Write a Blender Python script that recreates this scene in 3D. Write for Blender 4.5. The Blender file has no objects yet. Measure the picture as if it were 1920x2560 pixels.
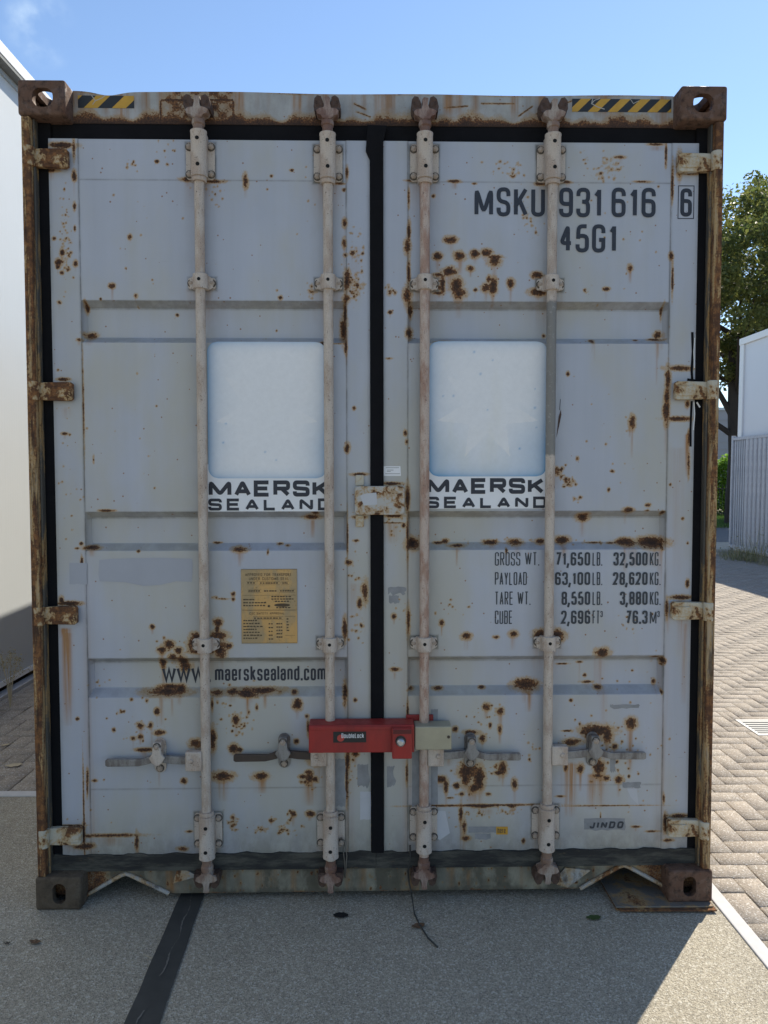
import bpy, bmesh, math, random
import numpy as np
from mathutils import Vector, Matrix, Euler
random.seed(7); rng = np.random.default_rng(11)
S = bpy.context.scene; C = S.collection
R_ = math.radians

# ------------------------------------------------------------------ camera, sky, sun, exposure
TILT = 0.018 / 2.438                       # the right end stands on packing plates
HINGE = Vector((-1.219, 0, 0))
ROOT = Matrix.Translation(HINGE) @ Matrix.Rotation(-TILT, 4, 'Y') @ Matrix.Translation(-HINGE)
F = 1900.0
CAM_L = Matrix.Translation((-0.0261, -2.6686, 1.5424)) @ Euler((math.pi/2 + R_(-2.598), R_(0.0623), R_(-1.1385)), 'XYZ').to_matrix().to_4x4()
CAM_W = ROOT @ CAM_L
cd = bpy.data.cameras.new('camera'); cam = bpy.data.objects.new('camera', cd); C.objects.link(cam)
cam.matrix_world = CAM_W
cd.sensor_fit = 'VERTICAL'; cd.sensor_height = 36; cd.lens = F/2560*36; cd.clip_end = 3000; cd.clip_start = 0.05
S.camera = cam
SUN = Vector((0.433, 0.548, 0.716)).normalized()
EL = math.asin(SUN.z); AZ = math.atan2(SUN.x, SUN.y)
w = bpy.data.worlds.new('World'); S.world = w; w.use_nodes = True
nt = w.node_tree; bg = nt.nodes['Background']
sky = nt.nodes.new('ShaderNodeTexSky'); sky.sky_type = 'NISHITA'; sky.sun_disc = False
sky.sun_elevation = EL; sky.sun_rotation = AZ; sky.air_density = 1.0; sky.dust_density = 0.05; sky.ozone_density = 2.2
bg.inputs['Strength'].default_value = 0.12
# one faint wisp of cloud high on the left
tc = nt.nodes.new('ShaderNodeTexCoord')
wd = (CAM_W.to_3x3() @ Vector(((100-960)/F, (1280-70)/F, -1))).normalized()
dt = nt.nodes.new('ShaderNodeVectorMath'); dt.operation = 'DOT_PRODUCT'; dt.inputs[1].default_value = wd
nt.links.new(tc.outputs['Generated'], dt.inputs[0])
mr = nt.nodes.new('ShaderNodeMapRange'); mr.interpolation_type = 'SMOOTHSTEP'
mr.inputs['From Min'].default_value = math.cos(R_(2.4)); mr.inputs['From Max'].default_value = 1.0
nt.links.new(dt.outputs['Value'], mr.inputs['Value'])
no = nt.nodes.new('ShaderNodeTexNoise'); no.inputs['Scale'].default_value = 26; no.inputs['Detail'].default_value = 5
nt.links.new(tc.outputs['Generated'], no.inputs['Vector'])
mr2 = nt.nodes.new('ShaderNodeMapRange'); mr2.interpolation_type = 'SMOOTHSTEP'; mr2.inputs['From Min'].default_value = .46; mr2.inputs['From Max'].default_value = .95
nt.links.new(no.outputs['Fac'], mr2.inputs['Value'])
mu = nt.nodes.new('ShaderNodeMath'); mu.operation = 'MULTIPLY'; nt.links.new(mr.outputs[0], mu.inputs[0]); nt.links.new(mr2.outputs[0], mu.inputs[1])
mx = nt.nodes.new('ShaderNodeMix'); mx.data_type = 'RGBA'; mx.inputs['B'].default_value = (3.6, 4.6, 5.8, 1)
nt.links.new(mu.outputs[0], mx.inputs['Factor']); nt.links.new(sky.outputs['Color'], mx.inputs['A'])
nt.links.new(mx.outputs['Result'], bg.inputs['Color'])
sd = bpy.data.lights.new('sun', 'SUN'); sd.energy = 4.2; sd.angle = R_(0.5); sd.color = (1, .915, .77)
so = bpy.data.objects.new('sun', sd); C.objects.link(so)
so.rotation_euler = (-SUN).to_track_quat('-Z', 'Y').to_euler()
S.view_settings.view_transform = 'Standard'; S.view_settings.look = 'None'
S.view_settings.exposure = 0.70; S.view_settings.gamma = 1
S.cycles.max_bounces = 6; S.cycles.diffuse_bounces = 4

# ------------------------------------------------------------------ pixel <-> place helpers
CL = CAM_L.translation; RL = CAM_L.to_3x3(); CW = CAM_W.translation; RW = CAM_W.to_3x3()
K = 1920/1659
def P(px, py, Y=.06):                      # photo pixel -> x, z on the container-frame plane y = Y
    d = RL @ Vector(((px-960)/F, (1280-py)/F, -1)); t = (Y-CL.y)/d.y
    q = CL + t*d; return q.x, q.z
def D(x, y, Y=.06): return P(x*K, y*K, Y)
def G(px, py, z=0):                        # photo pixel -> ground point
    d = RW @ Vector(((px-960)/F, (1280-py)/F, -1)); t = (z-CW.z)/d.z
    q = CW + t*d; return q.x, q.y

# ------------------------------------------------------------------ node helpers
class N:
    def __init__(s, name, rough=.6, metal=0.0):
        s.m = bpy.data.materials.new(name); s.m.use_nodes = True; s.t = s.m.node_tree
        s.b = s.t.nodes['Principled BSDF']; s.b.inputs['Roughness'].default_value = rough; s.b.inputs['Metallic'].default_value = metal
        s.tc = s.t.nodes.new('ShaderNodeTexCoord'); s.obj = s.tc.outputs['Object']
    def set(s, sock, v):
        if isinstance(v, bpy.types.NodeSocket): s.t.links.new(v, sock)
        elif sock.type == 'RGBA' and not hasattr(v, '__len__'): sock.default_value = (v, v, v, 1)
        elif sock.type == 'RGBA': sock.default_value = (*v[:3], 1)
        else: sock.default_value = v
    def node(s, kind, **kw):
        n = s.t.nodes.new('ShaderNode'+kind)
        for k, v in kw.items(): setattr(n, k, v)
        return n
    def mapping(s, scale, loc=(0, 0, 0), rot=(0, 0, 0), vec=None):
        n = s.node('Mapping'); n.inputs['Scale'].default_value = scale; n.inputs['Location'].default_value = loc; n.inputs['Rotation'].default_value = rot
        s.set(n.inputs['Vector'], vec or s.obj); return n.outputs[0]
    def noise(s, scale, detail=4, rough=.6, vec=None, dist=0):
        n = s.node('TexNoise'); n.inputs['Scale'].default_value = scale; n.inputs['Detail'].default_value = detail
        n.inputs['Roughness'].default_value = rough; n.inputs['Distortion'].default_value = dist
        s.set(n.inputs['Vector'], vec or s.obj); return n.outputs['Fac']
    def vor(s, scale, feature='F1', vec=None, out='Distance'):
        n = s.node('TexVoronoi', feature=feature); n.inputs['Scale'].default_value = scale
        s.set(n.inputs['Vector'], vec or s.obj); return n.outputs[out]
    def attr(s, name, out='Fac'):
        n = s.node('Attribute'); n.attribute_name = name; return n.outputs[out]
    def math(s, op, a, b=0.0, c=None, clamp=False):
        n = s.node('Math', operation=op, use_clamp=clamp); s.set(n.inputs[0], a); s.set(n.inputs[1], b)
        if c is not None: s.set(n.inputs[2], c)
        return n.outputs[0]
    def step(s, v, a, b, lo=0.0, hi=1.0):
        n = s.node('MapRange', interpolation_type='SMOOTHSTEP'); s.set(n.inputs['Value'], v)
        n.inputs['From Min'].default_value = a; n.inputs['From Max'].default_value = b
        n.inputs['To Min'].default_value = lo; n.inputs['To Max'].default_value = hi; return n.outputs[0]
    def mix(s, a, b, f):
        n = s.node('Mix', data_type='RGBA'); s.set(n.inputs['Factor'], f); s.set(n.inputs['A'], a); s.set(n.inputs['B'], b)
        return n.outputs['Result']
    def scale(s, col, f):
        n = s.node('Mix', data_type='RGBA', blend_type='MULTIPLY'); n.inputs['Factor'].default_value = 1
        s.set(n.inputs['A'], col); cc = s.node('CombineColor')
        for i in range(3): s.set(cc.inputs[i], f)
        s.set(n.inputs['B'], cc.outputs[0]); return n.outputs['Result']
    def bump(s, h, strength=.3, dist=.002):
        n = s.node('Bump'); n.inputs['Strength'].default_value = strength; n.inputs['Distance'].default_value = dist
        s.set(n.inputs['Height'], h); s.t.links.new(n.outputs[0], s.b.inputs['Normal'])
    def done(s, col, rough=None):
        s.set(s.b.inputs['Base Color'], col)
        if rough is not None: s.set(s.b.inputs['Roughness'], rough)
        return s.m
    def xyz(s):
        n = s.node('SeparateXYZ'); s.t.links.new(s.obj, n.inputs[0]); return n.outputs

RUST = (.088, .040, .019); RUST_L = (.235, .105, .036); RUST_D = (.030, .017, .012); OCHRE = (.40, .25, .095)
PAINT = (.408, .43, .482)

def mat_plain(name, col, rough=.6, metal=0, var=.12, sc=12, bump=0):
    n = N(name, rough, metal); f = n.math('ADD', n.math('MULTIPLY', n.noise(sc, 5), 2*var), 1-var)
    if bump: n.bump(n.noise(sc*14, 3), bump, .001)
    return n.done(n.scale(col, f))

def mat_fields(name, paint):
    n = N(name, .5)
    R, St, Gr = n.attr('rust'), n.attr('streak'), n.attr('grime_shade')
    n1 = n.noise(30, 7, .68); n2 = n.noise(170, 3, .6)
    g = n.math('MULTIPLY', R, 5, clamp=True)
    v = n.math('ADD', R, n.math('MULTIPLY', g, n.math('ADD', n.math('MULTIPLY', n.math('SUBTRACT', n1, .5), .8), n.math('MULTIPLY', n.math('SUBTRACT', n2, .5), .5))))
    halo = n.step(v, .06, .42); rust = n.step(v, .42, .50); dark = n.step(n.math('ADD', v, n.math('MULTIPLY', n.math('SUBTRACT', n2, .5), .5)), .55, .85)
    sn = n.noise(1, 5, .6, n.mapping((75, 75, 2.2)))
    s = n.math('MULTIPLY', St, n.step(sn, .30, .66, .25, 1.3), clamp=True)
    big = n.noise(2.2, 4, .55); fine = n.noise(420, 2, .5); vs = n.noise(1, 4, .6, n.mapping((22, 22, .9)))
    f = n.math('ADD', .75, n.math('ADD', n.math('MULTIPLY', big, .26), n.math('ADD', n.math('MULTIPLY', fine, .07), n.math('MULTIPLY', vs, .15))))
    col = n.scale(paint, f)
    yel = n.step(n.math('SUBTRACT', n.noise(3.1, 5, .6, n.mapping((1, 1, .45), (3, 1, 7))), n.math('MULTIPLY', n.xyz()[2], .055)), .31, .62, 0, .62)
    col = n.mix(col, (.42, .395, .30), yel)
    # hairline scratches and tiny specks
    sc = n.noise(1, 2, .5, n.mapping((9, 9, 260), rot=(0, .9, 0)))
    col = n.mix(col, (.16, .17, .19), n.math('MULTIPLY', n.step(sc, .73, .78), n.step(n.noise(4), .55, .65, 0, .45)))
    spk = n.step(n.math('ADD', n.vor(24), n.math('MULTIPLY', n.noise(5), -.12)), .015, .0)
    col = n.mix(col, OCHRE, n.math('MULTIPLY', halo, .8))
    col = n.mix(col, n.mix((.40, .205, .065), (.25, .11, .034), n1), n.math('MULTIPLY', s, .95))
    col = n.mix(col, n.mix((.15, .138, .10), (.05, .046, .034), n1), n.math('MULTIPLY', Gr, n.step(n.noise(1, 6, .7, n.mapping((16, 16, 9), (2, 5, 1))), .3, .65, .3, 1.1), clamp=True))
    col = n.mix(col, RUST_L, n.math('MULTIPLY', spk, .8))
    col = n.mix(col, n.mix(RUST_L, RUST, n.step(n.math('ADD', v, n.math('MULTIPLY', n.math('SUBTRACT', n2, .5), .4)), .42, .62)), rust)
    col = n.mix(col, RUST_D, n.math('MULTIPLY', dark, .85))
    h = n.math('ADD', n.math('MULTIPLY', rust, n.noise(260, 3, .7)), n.math('ADD', n.math('MULTIPLY', n.noise(9, 3), .6), n.math('MULTIPLY', n.noise(2.4, 2, .4), 9))); n.bump(h, .45, .0025)
    return n.done(col, n.math('ADD', .38, n.math('MULTIPLY', n.math('ADD', rust, n.math('MULTIPLY', big, .25), clamp=True), .5)))

def mat_rusty(name, paint, amount, sc=14, stretch=(1, 1, 1), dark=.5, rough=.7, edge=.07, ochre=OCHRE, rust=None):
    n = N(name, rough)
    v1 = n.noise(1, 7, .65, n.mapping(tuple(sc*q for q in stretch)), .4); v2 = n.noise(130, 3, .65)
    v = n.math('ADD', v1, n.math('MULTIPLY', n.math('SUBTRACT', v2, .5), .22)); th = 1-amount
    f = n.math('ADD', .85, n.math('MULTIPLY', n.noise(300, 2), .3))
    col = n.scale(paint, f)
    col = n.mix(col, ochre, n.step(v, th-.14, th, 0, .75))
    col = n.mix(col, n.mix(*(rust or (RUST_L, RUST)), n.step(n.noise(45, 5, .7), .35, .6)), n.step(v, th-.02, th+edge-.02))
    col = n.mix(col, RUST_D, n.step(n.noise(1, 6, .7, n.mapping(tuple(sc*1.7*q for q in stretch), (4, 2, 9))), .78-dark*.5, .95-dark*.5, 0, .8))
    n.bump(n.math('ADD', n.noise(220, 4, .7), n.math('MULTIPLY', v1, 1.2)), .5, .002)
    return n.done(col, n.step(v, th-.1, th, .55, .92))

def mat_galv(name, base, blotch, lo=.42, hi=.62, grey=None):
    n = N(name, .62, 0)
    a = n.noise(1, 6, .65, n.mapping((26, 26, 9))); b = n.noise(330, 3, .7)
    col = n.mix(base, blotch, n.step(a, lo, hi)); col = n.scale(col, n.math('ADD', .62, n.math('MULTIPLY', b, .76)))
    pit = n.step(n.math('ADD', n.noise(190, 2, .5), n.math('MULTIPLY', n.noise(14), .16)), .72, .80); col = n.mix(col, (.06, .045, .04), n.math('MULTIPLY', pit, .7))
    if grey:
        z = n.math('ADD', n.xyz()[2], n.math('MULTIPLY', n.math('SUBTRACT', n.noise(40, 4), .5), .03))
        k = n.math('MULTIPLY', n.step(z, grey[0], grey[0]+.012), n.step(z, grey[1], grey[1]-.012))
        col = n.mix(col, n.mix(grey[2], (.30, .31, .29), n.step(n.noise(60, 5, .7), .56, .72)), n.math('MULTIPLY', k, .9))
    n.bump(b, .35, .0012); return n.done(col)

M = {}
M['door'] = mat_fields('weathered grey container paint', PAINT); M['sill'] = mat_fields('grimy sill paint', (.235, .225, .18)); M['head'] = mat_fields('stained header paint', (.42, .42, .41))
M['frame'] = mat_rusty('grey frame paint flaking to rust', (.36, .36, .34), .45, 10, (1, 1, .5))
M['post'] = mat_rusty('post paint flaking in long rust streaks', (.33, .255, .165), .55, 42, (1, 1, .085), .60)
M['postin'] = mat_rusty('grey inner post', (.075, .07, .06), .40, 20, (1, 1, .2), .3)
M['cast'] = mat_rusty('solid brown casting rust', (.125, .070, .046), .50, 22, (1, 1, 1), .60, .85, .3, (.12, .068, .045), ((.155, .072, .040), (.095, .042, .024)))
M['castlow'] = mat_rusty('dirt covered casting rust', (.095, .075, .052), .52, 20, (1, 1, 1), .5, .9, .2, (.10, .075, .05), ((.085, .062, .04), (.06, .045, .03)))
M['hinge'] = mat_rusty('cream hinge paint with rust', (.40, .35, .26), .54, 24, (1, 1, 1), .35)
M['hinge2'] = mat_rusty('cream hinge paint, little rust', (.46, .43, .345), .43, 20, (1, 1, 1), .2)
M['hinge3'] = mat_rusty('grey latch paint chipped to rust', (.42, .41, .38), .45, 30, (1, 1, 1), .3); M['patchrust'] = mat_rusty('rust crust', (.28, .17, .08), .60, 60, (1, 1, 1), .4, .9)
M['rubber'] = mat_plain('black rubber seal', (.0075, .0075, .009), .9, 0, .4, 20); M['rubber'].node_tree.nodes['Principled BSDF'].inputs['Specular IOR Level'].default_value = .15
nr_ = N('dusty rubber seal', .85); q_ = nr_.noise(1, 7, .7, nr_.mapping((5, 5, 26)))
M['rubberdirt'] = nr_.done(nr_.mix(nr_.mix((.020, .020, .019), (.085, .082, .066), nr_.step(q_, .40, .66)), (.14, .10, .055), nr_.step(nr_.noise(1, 5, .7, nr_.mapping((14, 14, 40), (3, 1, 2))), .60, .76, 0, .7)))
M['galv'] = mat_galv('pitted pale galvanised steel', (.50, .435, .37), (.40, .315, .25))
M['galvred'] = mat_galv('reddish galvanised steel', (.48, .385, .32), (.33, .205, .15), .40, .62)
M['galvgrey'] = mat_galv('galvanised steel scraped grey', (.50, .435, .37), (.39, .31, .25), .42, .62, (1.615, 2.165, (.17, .17, .16)))
M['lever'] = mat_galv('cast handle grey steel', (.25, .235, .215), (.14, .12, .105))
M['leverdark'] = mat_plain('dark brown rusted lever', (.055, .038, .028), .7, 0, .3, 30, .3)
M['boltmat'] = mat_galv('bolt steel', (.50, .46, .40), (.34, .27, .21))
M['camrust'] = mat_rusty('rusted cam keeper', (.075, .045, .034), .5, 40, (1, 1, 1), .6, .85, .2, (.085, .05, .035), ((.12, .06, .035), (.06, .032, .022)))
M['ink'] = mat_plain('worn dark navy lettering', (.020, .024, .036), .55, 0, .35, 60)
M['ink2'] = mat_plain('faded grey lettering', (.035, .042, .052), .6, 0, .4, 60)
M['pale'] = mat_plain('pale paint scar', (.47, .48, .50), .6, 0, .1, 20)
M['white'] = mat_plain('white sticker film', (.74, .75, .76), .5, 0, .06, 8)
nr_ = N('scuffed red lock paint', .5); q_ = nr_.noise(1, 5, .65, nr_.mapping((16, 16, 5)))
cr_ = nr_.mix((.33, .020, .016), (.23, .022, .018), nr_.step(q_, .35, .7)); cr_ = nr_.mix(cr_, (.40, .32, .28), nr_.step(nr_.noise(1, 4, .7, nr_.mapping((30, 60, 110), rot=(0, .5, 0))), .74, .80, 0, .6)); cr_ = nr_.mix(cr_, (.10, .05, .04), nr_.step(nr_.noise(70, 5, .7), .60, .76, 0, .5))
nr_.bump(nr_.noise(120, 3), .15, .001); M['red'] = nr_.done(cr_, nr_.step(q_, .3, .7, .38, .62))
M['redd'] = mat_plain('dark red recess', (.10, .008, .008), .5)
M['black'] = mat_plain('black plate', (.012, .013, .014), .5)
M['steel'] = mat_plain('dull bright steel', (.5, .5, .48), .35, .7, .15, 50)
M['bolt_ring'] = mat_plain('dark bolt ring', (.10, .085, .07), .9, 0, .4, 60)  # dark brown ring round every bolt head
M['hole'] = mat_plain('dark hole', (.004, .004, .004), .9)

# ------------------------------------------------------------------ mesh helpers
def tag(o, label=None, cat=None, group=None, kind=None):
    for k, v in (('label', label), ('category', cat), ('group', group), ('kind', kind)):
        if v: o[k] = v
    return o
def empty(name, loc=(0, 0, 0), label=None, cat=None, group=None):
    o = bpy.data.objects.new(name, None); C.objects.link(o); o.location = loc; o.empty_display_size = .1
    return tag(o, label, cat, group)
class MB:
    def __init__(s): s.bm = bmesh.new(); s.mi = 0
    def _m(s, fs):
        for f in fs: f.material_index = s.mi
    def box(s, x0, x1, y0, y1, z0, z1):
        v = [s.bm.verts.new((x, y, z)) for x in (x0, x1) for y in (y0, y1) for z in (z0, z1)]
        s._m([s.bm.faces.new([v[i] for i in q]) for q in ((0, 1, 3, 2), (4, 6, 7, 5), (0, 4, 5, 1), (2, 3, 7, 6), (0, 2, 6, 4), (1, 5, 7, 3))]); return s
    def prism(s, poly, y0, y1):            # polygon in x,z pushed from y0 to y1
        a = [s.bm.verts.new((x, y0, z)) for x, z in poly]; b = [s.bm.verts.new((x, y1, z)) for x, z in poly]; n = len(a)
        fs = [s.bm.faces.new(a), s.bm.faces.new(b[::-1])] + [s.bm.faces.new((a[i], b[i], b[(i+1) % n], a[(i+1) % n])) for i in range(n)]
        s._m(fs); return s
    def flat(s, poly, y):
        s._m([s.bm.faces.new([s.bm.verts.new((x, y, z)) for x, z in poly])]); return s
    def cyl(s, p0, p1, r0, r1=None, n=20, cap=True):
        r1 = r0 if r1 is None else r1; p0, p1 = Vector(p0), Vector(p1); ax = (p1-p0).normalized()
        u = ax.orthogonal().normalized(); v = ax.cross(u)
        c = [[s.bm.verts.new(p + r*(math.cos(t)*u + math.sin(t)*v)) for t in (2*math.pi*i/n for i in range(n))] for p, r in ((p0, r0), (p1, r1))]
        fs = [s.bm.faces.new((c[0][i], c[0][(i+1) % n], c[1][(i+1) % n], c[1][i])) for i in range(n)]
        if cap: fs += [s.bm.faces.new(c[0][::-1]), s.bm.faces.new(c[1])]
        s._m(fs); return s
    def lathe(s, prof, x=0, y=0, n=24):    # profile (r, z) about a vertical axis
        rings = [[s.bm.verts.new((x+r*math.cos(2*math.pi*i/n), y+r*math.sin(2*math.pi*i/n), z)) for i in range(n)] for r, z in prof]
        fs = []
        for a, b in zip(rings, rings[1:]): fs += [s.bm.faces.new((a[i], a[(i+1) % n], b[(i+1) % n], b[i])) for i in range(n)]
        fs += [s.bm.faces.new(rings[0][::-1]), s.bm.faces.new(rings[-1])]; s._m(fs); return s
    def tube(s, pts, r, n=8):
        pts = [Vector(p) for p in pts]; rings = []
        for i, p in enumerate(pts):
            t = (pts[min(i+1, len(pts)-1)] - pts[max(i-1, 0)]).normalized(); u = t.cross(Vector((.13, .97, .2))).normalized(); v = t.cross(u)
            rr = r[i] if hasattr(r, '__len__') else r
            rings.append([s.bm.verts.new(p + rr*(math.cos(2*math.pi*k/n)*u + math.sin(2*math.pi*k/n)*v)) for k in range(n)])
        fs = []
        for a, b in zip(rings, rings[1:]): fs += [s.bm.faces.new((a[k], a[(k+1) % n], b[(k+1) % n], b[k])) for k in range(n)]
        fs += [s.bm.faces.new(rings[0][::-1]), s.bm.faces.new(rings[-1])]; s._m(fs); return s
    def mesh(s, name, mats, smooth=False):
        bmesh.ops.recalc_face_normals(s.bm, faces=s.bm.faces[:]) if len(s.bm.faces) < 60000 else None
        me = bpy.data.meshes.new(name); s.bm.to_mesh(me); s.bm.free()
        for m in (mats if isinstance(mats, (list, tuple)) else [mats]): me.materials.append(M[m] if isinstance(m, str) else m)
        if smooth:
            me.polygons.foreach_set('use_smooth', [True]*len(me.polygons)); me.set_sharp_from_angle(angle=R_(35))
        return me
    def build(s, name, mats, parent=None, bevel=0, smooth=False, label=None):
        o = bpy.data.objects.new(name, s.mesh(name, mats, smooth)); C.objects.link(o)
        if parent: o.parent = parent
        if bevel:
            b = o.modifiers.new('bevel', 'BEVEL'); b.width = bevel; b.segments = 2; b.limit_method = 'ANGLE'; b.angle_limit = R_(40)
        return tag(o, label)
def link_copy(o, parent, loc=None):
    c = o.copy(); C.objects.link(c); c.parent = parent
    if loc is not None: c.location = loc
    return c
def np_mesh(name, verts, faces, mats, parent=None, smooth=False, attrs=None, mi=None):
    me = bpy.data.meshes.new(name); verts = np.asarray(verts, np.float32); faces = np.asarray(faces, np.int32); k = faces.shape[1]
    me.vertices.add(len(verts)); me.vertices.foreach_set('co', verts.ravel())
    me.loops.add(faces.size); me.loops.foreach_set('vertex_index', faces.ravel())
    me.polygons.add(len(faces)); me.polygons.foreach_set('loop_start', np.arange(0, faces.size, k, dtype=np.int32)); me.polygons.foreach_set('loop_total', np.full(len(faces), k, np.int32))
    for m in (mats if isinstance(mats, (list, tuple)) else [mats]): me.materials.append(M[m] if isinstance(m, str) else m)
    if mi is not None: me.polygons.foreach_set('material_index', np.asarray(mi, np.int32))
    me.update(calc_edges=True); me.validate()
    if smooth: me.polygons.foreach_set('use_smooth', [True]*len(me.polygons)); me.set_sharp_from_angle(angle=R_(28))
    for kx, (dom, val) in (attrs or {}).items():
        a = me.attributes.new(kx, 'FLOAT', dom); a.data.foreach_set('value', np.asarray(val, np.float32).ravel())
    o = bpy.data.objects.new(name, me); C.objects.link(o)
    if parent: o.parent = parent
    return o

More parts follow.
